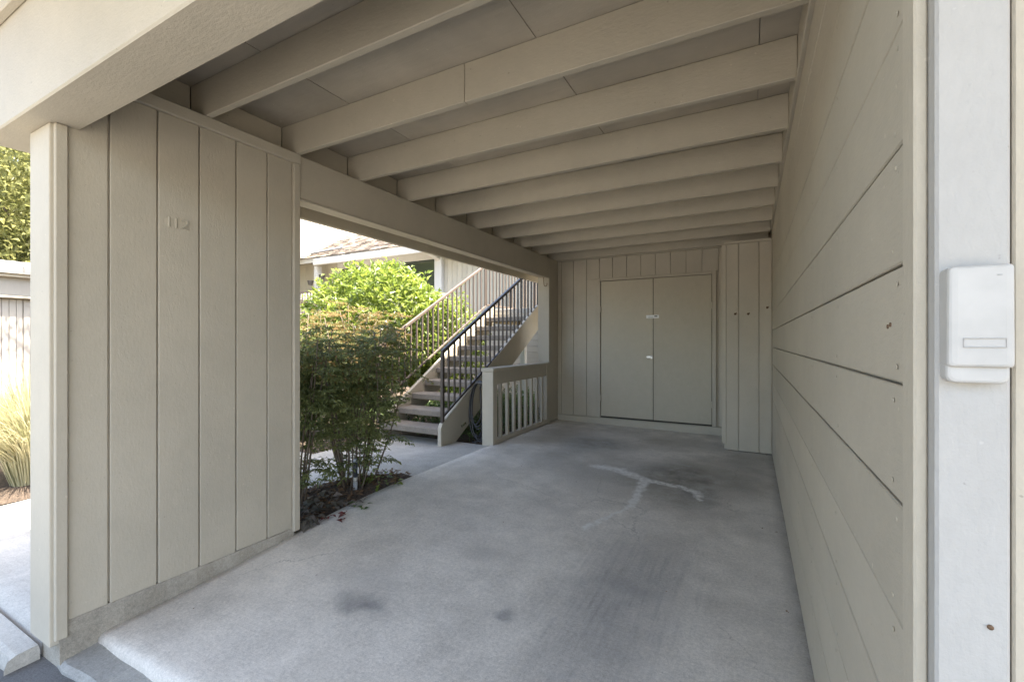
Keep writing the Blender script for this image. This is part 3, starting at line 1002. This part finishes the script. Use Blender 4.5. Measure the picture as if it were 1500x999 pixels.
# upper walkway
uw = thing('upper_walkway', 'raised walkway at the top of the stairs with tan railing', 'walkway', (-4.0, 8.5, 0.0))
box('deck', (-4.66, -3.0), (7.742, 10.9), (1.93, 2.02), 'walk', uw, 0.008)
box('rim_board', (-4.70, -4.662), (7.742, 10.9), (1.74, 2.025), 'paint_y', uw, 0.004)
box('rim_board', (-4.66, -3.593), (7.70, 7.7405), (1.76, 1.928), 'paint_x', uw, 0.004)
box('support', (-4.62, -4.50), (9.0, 9.12), (-0.05, 1.929), 'white', uw, 0.004)
box('support', (-3.2, -3.08), (9.9, 10.02), (-0.05, 1.929), 'white', uw, 0.004)
rr = node('railing', uw, (-4.575, 8.5, 2.02))
box('top_rail', (-4.595, -4.555), (7.442, 10.9), (2.842, 2.888), 'rail_tan', rr, 0.003)
box('bottom_rail', (-4.591, -4.559), (7.46, 10.9), (2.075, 2.108), 'rail_tan', rr, 0.003)
for k in range(26):
    y = 7.47 + k * 0.134
    box('baluster', (-4.5865, -4.5635), (y - 0.0115, y + 0.0115), (2.109, 2.841), 'rail_tan', rr, 0.002)

# far landing railing at the left edge of the opening
fr = thing('landing_railing', 'tan picket railing of a far landing left of the bright shrub', 'railing', (-11.0, 7.9, 1.8))
box('top_rail', (-13.5, -9.2), (7.88, 7.92), (2.66, 2.71), 'rail_tan', fr, 0.004)
box('bottom_rail', (-13.5, -9.2), (7.885, 7.915), (1.90, 1.94), 'rail_tan', fr, 0.004)
box('rim_board', (-13.5, -9.2), (7.93, 7.98), (1.55, 1.80), 'paint_x', fr, 0.004)
box('deck', (-13.5, -9.2), (7.981, 10.9), (1.70, 1.79), 'walk', fr, 0.004)
for x in (-13.2, -11.3, -9.4):
    box('support', (x, x + 0.11), (7.99, 8.10), (-0.34, 1.699), 'white', fr, 0.004)
    box('newel', (x, x + 0.05), (7.878, 7.928), (1.60, 2.659), 'rail_tan', fr, 0.003)
for k in range(36):
    x = -13.1 + k * 0.107
    if x < -12.4:
        continue
    box('baluster', (x, x + 0.022), (7.889, 7.911), (1.941, 2.659), 'rail_tan', fr, 0.002)

# ================================================================== HOUSE BEHIND
bh = thing('background_house', 'two-level house behind the stairs with shingled roof and pale walls', 'house', (-9.0, 11.6, -0.3))
WY = 11.6
box('wall_core', (-19.0, 0.5), (WY + 0.03, WY + 4.5), (-0.34, 4.45), 'paint_v', bh, 0)
wx = -15.6
while wx < -2.2:
    w = 0.19
    if not (-13.5 < wx + w / 2 < -9.0):
        box('board', (wx + 0.004, wx + w - 0.004), (WY, WY + 0.029), (1.9, 4.38), 'paint_v', bh, 0.003)
    else:
        box('board', (wx + 0.004, wx + w - 0.004), (WY, WY + 0.029), (1.9, 2.98), 'paint_v', bh, 0.003)
    wx += w
box('header_trim', (-13.6, -8.92), (WY - 0.02, WY + 0.029), (4.10, 4.38), 'white', bh, 0.004)
wd = node('window', bh, (-11.25, WY, 3.5))
for (a, b) in ((-13.48, -12.02), (-11.96, -10.52), (-10.46, -9.04)):
    box('pane', (a + 0.04, b - 0.04), (WY + 0.008, WY + 0.016), (3.04, 4.05), 'glass', wd, 0)
    for (x0, x1) in ((a, a + 0.04), (b - 0.04, b)):
        box('frame', (x0, x1), (WY - 0.01, WY + 0.028), (2.99, 4.098), 'white', wd, 0.003)
    box('frame', (a + 0.041, b - 0.041), (WY - 0.01, WY + 0.028), (4.052, 4.098), 'white', wd, 0.003)
    box('frame', (a + 0.041, b - 0.041), (WY - 0.01, WY + 0.028), (2.99, 3.038), 'white', wd, 0.003)
box('veranda_post', (-14.22, -14.03), (11.05, 11.24), (1.79, 4.14), 'white', bh, 0.006)
box('downspout', (-8.96, -8.70), (WY - 0.14, WY - 0.002), (0.0, 4.12), 'white', bh, 0.012)
box('elbow', (-8.93, -8.75), (11.05, WY - 0.10), (4.02, 4.12), 'white', bh, 0.012, rot=(math.radians(-18), 0, 0))
EY, EZ, RS = 10.98, 4.40, 0.60
gut = box('gutter', (-14.07, -8.6), (EY - 0.10, EY - 0.002), (4.14, 4.37), 'white', bh, 0.01)
box('fascia', (-16.5, -14.08), (EY, EY + 0.04), (4.26, 4.42), 'white', bh, 0.004)
box('fascia', (-14.07, -2.0), (EY, EY + 0.04), (4.15, 4.41), 'white', bh, 0.004)
box('soffit', (-16.5, -2.0), (EY + 0.041, WY - 0.001), (4.385, 4.40), 'cream', bh, 0)
# roof plane and its shingles
RX0, RX1, RL = -14.6, -1.8, 4.2
rf = prism('roof', [(EY - 0.06, EZ + 0.0), (EY + RL, EZ + RL * RS), (EY + RL, EZ + RL * RS + 0.10), (EY - 0.06, EZ + 0.03)], 'x', RX0 - 1.6, RX1, 'roofing', bh, 0)
def shingles():
    V, Fc = [], []
    rows = 30
    for r in range(rows):
        y0 = EY - 0.09 + r * 0.14
        if y0 > EY + RL - 0.2:
            break
        x = RX0 + 0.02 - random.uniform(0, 0.2)
        if r * 0.14 < 0.9:
            x -= 1.5
        while x < -4.5:
            w = random.choice((0.16, 0.2, 0.26, 0.32))
            th = random.uniform(0.014, 0.034)
            zb = EZ + 0.035 + (y0 - EY + 0.06) * RS
            yb = y0 + random.uniform(-0.015, 0.015)
            ztop = EZ + 0.035 + (y0 + 0.16 - EY + 0.06) * RS
            o = len(V)
            V += [(x, yb, zb), (x + w - 0.012, yb, zb), (x + w - 0.012, yb, zb + th), (x, yb, zb + th), (x, y0 + 0.16, ztop + 0.002), (x + w - 0.012, y0 + 0.16, ztop + 0.002),
                  (x, y0 + 0.16, ztop - 0.03), (x + w - 0.012, y0 + 0.16, ztop - 0.03)]
            Fc += [(o, o + 1, o + 2, o + 3), (o + 3, o + 2, o + 5, o + 4), (o, o + 3, o + 4, o + 6), (o + 1, o + 7, o + 5, o + 2)]
            x += w
    isl_mat = M['shingle']
    nt = isl_mat.node_tree
    b = nt.nodes['Principled BSDF']
    src = b.inputs['Base Color'].links[0].from_socket
    isl = nt.nodes.new('ShaderNodeNewGeometry').outputs['Random Per Island']
    L(nt, vmul(nt, src, maprange(nt, isl, 0, 1, 0.45, 1.55)), b.inputs['Base Color'])
    return tag(mesh('shingles', V, Fc, 'shingle', bh, (-9, 12, 5)), kind='stuff')
shingles()
tube('flashing_pipe', [(-15.4, EY + 0.10, EZ + 0.20), (-13.25, EY + 0.55, EZ + 0.44)], 0.035, 'pipe_grey', bh, 8)
# taller wing whose sunlit side wall rises out of the roof
tw = box('wing_core', (-19.0, RX0 - 0.03), (10.55, 17.5), (4.43, 8.6), 'paint_v', bh, 0)
yy = 10.55
while yy < 17.3:
    zb_ = max(EZ + (yy - EY) * RS - 0.02, 4.44)
    box('wing_board', (RX0 - 0.029, RX0), (yy + 0.012, yy + 0.198), (zb_, 8.58), 'cream', bh, 0.003)
    yy += 0.21
for (x, z) in ((-14.35, 3.45), (-13.72, 3.62)):
    p = mesh('hanging_pot', *merge([tube_data([(x, 11.0, z), (x, 11.0, z + 0.16)], [0.07, 0.11], 10)]), 'terracotta', bh, (x, 11.0, z))

# clapboard wall under the walkway
cl = thing('clapboard_wall', 'pale horizontal clapboard wall under the raised walkway behind the post', 'wall', (-3.9, 10.3, -0.3))
box('core', (-7.5, -2.4), (10.33, 10.45), (-0.34, 1.92), 'cream', cl, 0)
for k in range(14):
    z = -0.3 + k * 0.155
    box('board', (-7.5, -2.4), (10.300, 10.328), (z, z + 0.149), 'cream', cl, 0.004)

# ================================================================== GARAGE ACROSS THE WALK
ga = thing('garage_block', 'pale flat-roofed garage block across the walk with panelled doors', 'garage', (-11.5, 4, -0.34))
GX = -11.0
box('core', (-17, GX - 0.03), (-1.5, 9.0), (-0.34, 2.5), 'cream', ga, 0)
y = 0.6
while y < 5.4:
    w = 0.078 if (round((y - 0.6) / 0.084) % 5) else 0.070
    if abs(y - 2.66) > 0.035:
        box('board', (GX - 0.029, GX), (y, y + w), (-0.3, 2.09), 'cream', ga, 0.003)
    y += 0.084
box('header_board', (GX - 0.02, GX + 0.10), (-1.5, 9.0), (2.150, 2.445), 'cream', ga, 0.005)
box('drip_strip', (GX - 0.02, GX + 0.14), (-1.5, 9.0), (2.105, 2.147), 'paint_y', ga, 0.004)
box('fascia', (GX - 0.02, GX + 0.30), (-1.5, 9.0), (2.495, 2.70), 'cream', ga, 0.006)
box('fascia_strip', (GX - 0.02, GX + 0.24), (-1.5, 9.0), (2.448, 2.492), 'paint_y', ga, 0.004)
box('roof', (-17, GX + 0.02), (-1.5, 9.0), (2.50, 2.71), 'roofing', ga, 0)
box('latch_plate', (GX, GX + 0.012), (2.80, 2.95), (1.98, 2.06), 'cream', ga, 0.002)

# ================================================================== PLANTS
def nandina(base, spread, canes, height, label, lean=(0, 0), dens=1.0, bronze=0.0, seed=1):
    r = np.random.default_rng(seed)
    t = thing('nandina_shrub', label, 'shrub', base)
    stems, P, D, U, Ln, Wd = [], [], [], [], [], []
    bP, bD, bU, bL = [], [], [], []
    B = np.array(base)
    for c in range(canes):
        a = r.uniform(0, 2 * math.pi)
        q = np.array([math.cos(a), math.sin(a), 0])
        rad = spread * math.sqrt(r.uniform(0, 1))
        h = height * r.uniform(0.62, 1.06)
        b0 = B + q * rad * 0.30 + np.array([0, 0, -0.03])
        top = B + q * rad + np.array([lean[0], lean[1], h])
        bend = r.normal(size=3) * 0.05
        pts = [b0 + (top - b0) * s + np.array([bend[0], bend[1], 0]) * math.sin(s * math.pi) * 1.6 + q * 0.04 * s * s for s in np.linspace(0, 1, 7)]
        rr_ = r.uniform(0.006, 0.012)
        stems.append(tube_data([tuple(p) for p in pts], [rr_ * (1 - 0.55 * s) for s in np.linspace(0, 1, 7)], 6))
        for f in range(int(21 * dens)):
            s = (0.14 + 0.3 * r.uniform(0, 1)) if f % 9 == 0 else 0.38 + 0.66 * r.uniform(0, 1) ** 0.62
            s = min(s, 1.0)
            i = min(5, int(s * 6))
            p = pts[i] + (pts[i + 1] - pts[i]) * (s * 6 - i)
            az = r.uniform(0, 2 * math.pi)
            fd = np.array([math.cos(az), math.sin(az), r.uniform(-0.15, 0.7)])
            fd /= np.linalg.norm(fd)
            fl = r.uniform(0.16, 0.34)
            side = np.cross(fd, [0, 0, 1]); side /= np.linalg.norm(side)
            for k in range(5):
                u = 0.30 + 0.7 * k / 4
                cpt = p + fd * fl * u - np.array([0, 0, 0.10 * u * u])
                for sgn in ((-1, 1) if k < 4 else (0,)):
                    d2 = fd * 0.7 + side * sgn * 0.8 + np.array([0, 0, r.uniform(-0.35, 0.1)])
                    d2 /= np.linalg.norm(d2)
                    sl = 0.03 if sgn == 0 else 0.075 * (1 - 0.4 * u)
                    s2 = np.cross(d2, [0, 0, 1]); s2 /= max(1e-6, np.linalg.norm(s2))
                    for m_, (off, sd_) in enumerate(((0.35, 1), (0.35, -1), (0.8, 1), (0.8, -1), (1.0, 0))):
                        pp = cpt + d2 * sl * off
                        if pp[1] < 2.25 and pp[0] > -3.28:
                            continue                     # the wall stands there
                        dd = d2 + s2 * sd_ * 0.9 + r.normal(size=3) * 0.25 + np.array([0, 0, -0.25])
                        if bronze and s > 0.8 and r.uniform() < bronze:
                            bP.append(pp); bD.append(dd); bU.append(r.normal(size=3) * 0.5 + [0, 0, 1]); bL.append(r.uniform(0.028, 0.05))
                        else:
                            P.append(pp); D.append(dd); U.append(r.normal(size=3) * 0.5 + [0, 0, 1]); Ln.append(r.uniform(0.030, 0.060))
    v, f = merge(stems)
    tag(mesh('stems', v, f, 'cane', t, base, smooth=True), kind='stuff')
    Ln = np.array(Ln)
    v, f = leaves(P, D, U, Ln, Ln * 0.36)
    tag(mesh('foliage', v, f, 'leaf_nandina', t, base), kind='stuff')
    if bP:
        bL = np.array(bL)
        v, f = leaves(bP, bD, bU, bL, bL * 0.36)
        tag(mesh('young_foliage', v, f, 'leaf_bronze', t, base), 'bronze young leaves at the shrub top', kind='stuff')
    return t
nandina((-3.25, 2.98, 0.02), 0.46, 22, 1.44, 'leafy nandina shrub with bare canes beside the grey pipe', (-0.05, 0.1), 0.8, 0.15, 3)
nandina((-3.36, 2.42, 0.0), 0.34, 14, 1.50, 'leafy nandina shrub right against the end of the partition wall', (-0.05, 0.05), 0.85, 0.2, 5)
nandina((-5.0, 4.5, 0.0), 0.52, 18, 1.84, 'bronze-topped nandina shrub behind the front two', (-0.05, 0.1), 1.0, 0.8, 9)
nandina((-5.35, 3.9, 0.0), 0.45, 14, 1.78, 'bronze-tipped nandina shrub seen just past the partition wall end', (-0.05, 0.1), 0.9, 0.6, 10)

def blob_shrub(name, label, center, radii, count, length, mat, stem_mat, base_z, cat='shrub', seed=2, ratio=0.42, inner=0.55, trunk_r=0.03, stems=7):
    r = np.random.default_rng(seed)
    t = thing(name, label, cat, (center[0], center[1], base_z))
    d = r.normal(size=(count, 3)); d /= np.linalg.norm(d, axis=1, keepdims=True)
    lump = np.zeros(count)
    for k in range(26):
        c = r.normal(size=3); c /= np.linalg.norm(c)
        lump += r.uniform(0.06, 0.16) * np.exp(-((1 - d @ c) / 0.06))
    for k in range(18):
        c = r.normal(size=3); c /= np.linalg.norm(c)
        lump -= r.uniform(0.06, 0.18) * np.exp(-((1 - d @ c) / 0.05))
    rad = (0.86 + lump) * (inner + (1 - inner) * r.uniform(0, 1, count) ** 0.45)
    P = np.array(center) + d * np.array(radii) * rad[:, None]
    ns = max(20, count // 110)
    sd_ = d[:ns] * 1.0
    sd_[:, 2] = np.abs(sd_[:, 2]) * 0.9 + 0.15
    sd_ /= np.linalg.norm(sd_, axis=1, keepdims=True)
    for k in range(ns):                                  # young shoots standing out of the mass
        m_ = slice(k * 9, k * 9 + 9)
        hgt = r.uniform(0.05, 0.24)
        P[m_] = np.array(center) + sd_[k] * np.array(radii) * 0.92 + (sd_[k] * 0.5 + [0, 0, 0.8]) * np.linspace(0, hgt, 9)[:, None]
    Dn = d * 0.8 + r.normal(size=(count, 3)) * 0.55 + np.array([0, 0, 0.15])
    U = np.array([0, 0, 1.0]) + r.normal(size=(count, 3)) * 0.45 + d * 0.6
    ln = r.uniform(0.45, 1.2, count) * length
    v, f = leaves(P, Dn, U, ln, ln * ratio, 0.18, 0.3)
    tag(mesh('crown', v, f, mat, t, center), kind='stuff')
    ss = []
    for k in range(stems):
        a = r.uniform(0, 6.28)
        e = np.array(center) + np.array([math.cos(a) * radii[0] * 0.6, math.sin(a) * radii[1] * 0.6, r.uniform(-0.2, 0.5) * radii[2]])
        b0 = np.array([center[0] + 0.1 * math.cos(a), center[1] + 0.1 * math.sin(a), base_z - 0.05])
        ss.append(tube_data([tuple(b0), tuple(b0 * 0.55 + e * 0.45 + np.array([0, 0, 0.12])), tuple(e)], [trunk_r, trunk_r * 0.7, trunk_r * 0.25], 6))
    v, f = merge(ss)
    mesh('trunk', v, f, stem_mat, t, (center[0], center[1], base_z), smooth=True)
    return t
blob_shrub('broadleaf_shrub', 'big rounded bright green broadleaf shrub behind the tan stair railing', (-6.80, 6.85, 1.55), (1.68, 1.5, 1.38), 11500, 0.17, 'leaf_bright', 'bark', 0.0, seed=4)
blob_shrub('side_shrub', 'lower bright green shrub under the far end of the tan stair railing', (-5.55, 7.7, 1.25), (0.75, 0.9, 1.2), 3500, 0.13, 'leaf_bright', 'bark', 0.0, seed=8)

def cover(name, label, x, y, n, length, zmax, mat, seed, hz, cat=None):
    r = np.random.default_rng(seed)
    P = np.stack([r.uniform(*x, n), r.uniform(*y, n), np.zeros(n)], axis=1)
    hump = 0.5 + 0.5 * np.sin(P[:, 0] * 5.1 + 1) * np.sin(P[:, 1] * 4.3)
    P[:, 2] = hz + r.uniform(0, 1, n) * zmax * (0.35 + 0.65 * hump)
    D = rand_unit(n) + np.array([0, 0, 0.35])
    U = rand_unit(n) * 0.6 + np.array([0, 0, 1])
    ln = r.uniform(0.6, 1.2, n) * length
    v, f = leaves(P, D, U, ln, ln * 0.5)
    return tag(mesh(name, v, f, mat, None, (sum(x) / 2, sum(y) / 2, hz)), label, cat, 'stuff')
cover('ground_cover', 'green leafy ground cover growing under the stairs', (-6.2, -3.05), (5.1, 9.5), 9000, 0.075, 0.42, 'leaf_cover', 11, 0.0, 'ground cover')

def low_plant(base, n, label, length=0.075, spread=0.17, mat='heuchera', seed=1):
    r = np.random.default_rng(seed)
    a = r.uniform(0, 6.28, n)
    rad = spread * np.sqrt(r.uniform(0, 1, n))
    P = np.stack([base[0] + rad * np.cos(a), base[1] + rad * np.sin(a), base[2] + 0.03 + 0.13 * (1 - rad / spread) * r.uniform(0.4, 1, n)], axis=1)
    D = np.stack([np.cos(a), np.sin(a), r.uniform(-0.2, 0.5, n)], axis=1)
    U = np.array([0, 0, 1.0]) + r.normal(size=(n, 3)) * 0.3
    ln = length * r.uniform(0.6, 1.2, n)
    t = thing('bedding_plant', label, 'plant', base, 'low plants in the nandina bed')
    v, f = leaves(P, D, U, ln, ln * 0.72, 0.12, 0.35)
    tag(mesh('leaf_tuft', v, f, mat, t, base), kind='stuff')
    st_ = [tube_data([(base[0], base[1], base[2] - 0.02), tuple(p)], [0.003, 0.0015], 5) for p in P[:14]]
    v, f = merge(st_)
    mesh('stem', v, f, 'cane', t, base)
low_plant((-3.10, 2.28, -0.03), 60, 'low grey-green plant at the foot of the partition wall end', 0.085, 0.16, seed=21)
low_plant((-3.16, 2.56, -0.01), 46, 'low grey-purple plant between partition wall end and grey pipe', 0.08, 0.14, seed=22)
low_plant((-3.08, 3.12, 0.02), 40, 'small light green sucker plant right of the grey pipe', 0.06, 0.16, 'leaf_bright', seed=23)

def litter(n):
    r = np.random.default_rng(31)
    x = r.uniform(-3.7, -2.98, n); y = r.uniform(2.16, 3.45, n)
    keep = (x > -3.72 + 0.42 * np.clip((y - 2.6) / 0.9, 0, 1))
    x, y = x[keep], y[keep]
    m_ = len(x)
    z = np.array([walk_z(a, b) for a, b in zip(x, y)]) + r.uniform(0.03, 0.06, m_)
    D = np.stack([r.normal(size=m_), r.normal(size=m_), r.normal(size=m_) * 0.2], axis=1)
    U = np.array([0, 0, 1.0]) + r.normal(size=(m_, 3)) * 0.35
    ln = r.uniform(0.03, 0.06, m_)
    v, f = leaves(np.stack([x, y, z], axis=1), D, U, ln, ln * 0.5, 0.2, 0.1)
    tag(mesh('fallen_leaves', v, f, 'litter', None, (-3.2, 2.8, 0.03)), 'dry brown fallen leaves lying over the nandina bed', 'leaves', 'stuff')
litter(700)
def leaf_scrap(x, y, mat, label, n, seed):
    r = np.random.default_rng(seed)
    P = np.stack([x + r.normal(size=n) * 0.05, y + r.normal(size=n) * 0.045, np.zeros(n)], axis=1)
    P[:, 2] = [floor_z(p[0], p[1]) + 0.012 + 0.02 * r.uniform() for p in P]
    D = np.stack([r.normal(size=n), r.normal(size=n), r.normal(size=n) * 0.15], axis=1)
    U = np.array([0, 0, 1.0]) + r.normal(size=(n, 3)) * 0.3
    ln = r.uniform(0.045, 0.075, n)
    v, f = leaves(P, D, U, ln, ln * 0.6, 0.2, 0.15)
    tag(mesh('leaf_scrap', v, f, mat, None, (x, y, 0)), label, 'leaves')
leaf_scrap(-2.83, 2.42, 'litter_red', 'dull red leaves lying on the slab edge by the bed', 9, 41)
leaf_scrap(-2.80, 2.62, 'leaf_cover', 'pale green leaf sprig lying on the slab edge', 7, 42)
leaf_scrap(-2.90, 2.66, 'heuchera', 'grey purple leaves spilling from the bed onto the slab', 9, 43)

def debris():
    r = np.random.default_rng(77)
    n = 46
    x = r.uniform(-2.8, 0.15, n); y = r.uniform(1.15, 7.0, n)
    x[:16] = XR - 0.03 - r.uniform(0, 0.08, 16)
    P = np.stack([x, y, [floor_z(a, b) + 0.004 for a, b in zip(x, y)]], axis=1)
    D = np.stack([r.normal(size=n), r.normal(size=n), r.normal(size=n) * 0.1], axis=1)
    U = np.array([0, 0, 1.0]) + r.normal(size=(n, 3)) * 0.2
    ln = r.uniform(0.006, 0.022, n)
    v, f = leaves(P, D, U, ln, ln * 0.6, 0.2, 0.0)
    tag(mesh('leaf_litter', v, f, 'litter', None, (-1.3, 4, 0)), 'tiny dry leaf crumbs scattered over the carport floor', 'leaves', 'stuff')
debris()
pp = thing('riser_pipe', 'dark upright irrigation pipe with white band in the nandina bed', 'pipe', (-3.17, 2.90, 0.0))
tube('lower_pipe', [(-3.17, 2.90, -0.02), (-3.17, 2.90, 0.105)], 0.020, 'pipe_grey', pp, 12)
tube('white_band', [(-3.17, 2.90, 0.1055), (-3.17, 2.90, 0.150)], 0.0185, 'plastic', pp, 12)
tube('upper_pipe', [(-3.17, 2.90, 0.1505), (-3.17, 2.90, 0.285)], 0.018, 'pipe_dark', pp, 12)
tube('cap', [(-3.17, 2.90, 0.2855), (-3.17, 2.90, 0.305), (-3.17, 2.90, 0.315)], [0.022, 0.022, 0.015], 'pipe_grey', pp, 12)

def grass_clump(base, n, h, spread, label, seed):
    r = np.random.default_rng(seed)
    t = thing('grass_clump', label, 'grass', base, 'pale ornamental grasses by the walk')
    V, Fc = [], []
    for k in range(n):
        a = r.uniform(0, 6.28)
        q = np.array([math.cos(a), math.sin(a), 0])
        s = np.array([-math.sin(a), math.cos(a), 0])
        b0 = np.array(base) + q * r.uniform(0, 0.16)
        hh = h * r.uniform(0.55, 1.05)
        out = spread * r.uniform(0.2, 1.0)
        w = r.uniform(0.004, 0.008)
        o = len(V)
        for i, u in enumerate((0, 0.35, 0.65, 0.88, 1.0)):
            p = b0 + q * out * u ** 1.9 + np.array([0, 0, hh * (u - 0.38 * u ** 3.2 * (out / spread))])
            ww = w * (1 - u * 0.9)
            V += [tuple(p - s * ww), tuple(p + s * ww)]
            if i:
                Fc.append((o + 2 * i - 2, o + 2 * i - 1, o + 2 * i + 1, o + 2 * i))
    tag(mesh('blades', V, Fc, 'blade', t, base), kind='stuff')
grass_clump((-6.65, 1.75, -0.12), 2200, 1.42, 0.85, 'pale ornamental grass clump nearest the walk left of the corner post', 51)
grass_clump((-7.6, 2.35, -0.12), 1500, 1.45, 0.8, 'pale ornamental grass clump behind the nearest one, before the garage', 52)
grass_clump((-7.3, 1.1, -0.12), 1300, 1.35, 0.8, 'pale ornamental grass clump at the left edge of the view', 53)

def tree(name, label, base, height, crown_c, crown_r, n, seed, leaf_len=0.13, limbs=9, tr=0.2):
    r = np.random.default_rng(seed)
    t = thing(name, label, 'tree', base)
    B, C = np.array(base), np.array(crown_c)
    parts = []
    fork = B + (C - B) * 0.55
    parts.append(tube_data([tuple(B + [0, 0, -0.1]), tuple(B * 0.6 + fork * 0.4 + r.normal(size=3) * 0.1), tuple(fork)], [tr * 1.25, tr, tr * 0.8], 10))
    tips = []
    for k in range(limbs):
        a = 2 * math.pi * k / limbs + r.uniform(-0.3, 0.3)
        e = C + np.array([math.cos(a) * crown_r[0] * 0.7, math.sin(a) * crown_r[1] * 0.7, r.uniform(-0.6, 0.6) * crown_r[2]])
        m1 = fork * 0.5 + e * 0.5 + r.normal(size=3) * 0.25
        parts.append(tube_data([tuple(fork), tuple(m1), tuple(e)], [tr * 0.55, tr * 0.32, tr * 0.1], 7))
        for j in range(3):
            e2 = e + r.normal(size=3) * np.array(crown_r) * 0.3
            parts.append(tube_data([tuple(m1 * 0.4 + e * 0.6), tuple(e2)], [tr * 0.18, tr * 0.05], 5))
            tips.append(e2)
        tips += [e, m1]
    v, f = merge(parts)
    mesh('trunk', v, f, 'bark', t, base, smooth=True)
    tips = np.array(tips)
    clumps = np.concatenate([tips, C + rand_unit(len(tips)) * np.array(crown_r) * r.uniform(0.55, 1.0, (len(tips), 1))])
    ci = r.integers(0, len(clumps), n)
    P = clumps[ci] + r.normal(size=(n, 3)) * np.array(crown_r) * 0.13
    D = rand_unit(n) + np.array([0, 0, -0.1])
    U = rand_unit(n) * 0.7 + np.array([0, 0, 1])
    ln = r.uniform(0.6, 1.2, n) * leaf_len
    v, f = leaves(P, D, U, ln, ln * 0.5)
    tag(mesh('crown', v, f, 'leaf_tree', t, crown_c), kind='stuff')
tree('leafy_tree', 'olive green leafy tree rising behind the garage roof', (-17.5, 5.2, -0.34), 8, (-17.5, 5.0, 4.4), (3.4, 3.8, 2.8), 48000, 61, 0.17, 13, 0.2)
tree('backdrop_tree', 'dense olive tree filling the gap behind the leafy one', (-23.5, 7.5, -0.34), 9, (-23.5, 7.5, 5.0), (4.2, 5.5, 4.2), 30000, 63, 0.30, 13, 0.25)
tree('branching_tree', 'dark-barked tree whose branch crosses under the header beam', (-9.3, 5.6, -0.12), 8, (-9.0, 4.8, 5.6), (2.4, 2.6, 1.3), 3200, 62, 0.13, 9, 0.16)
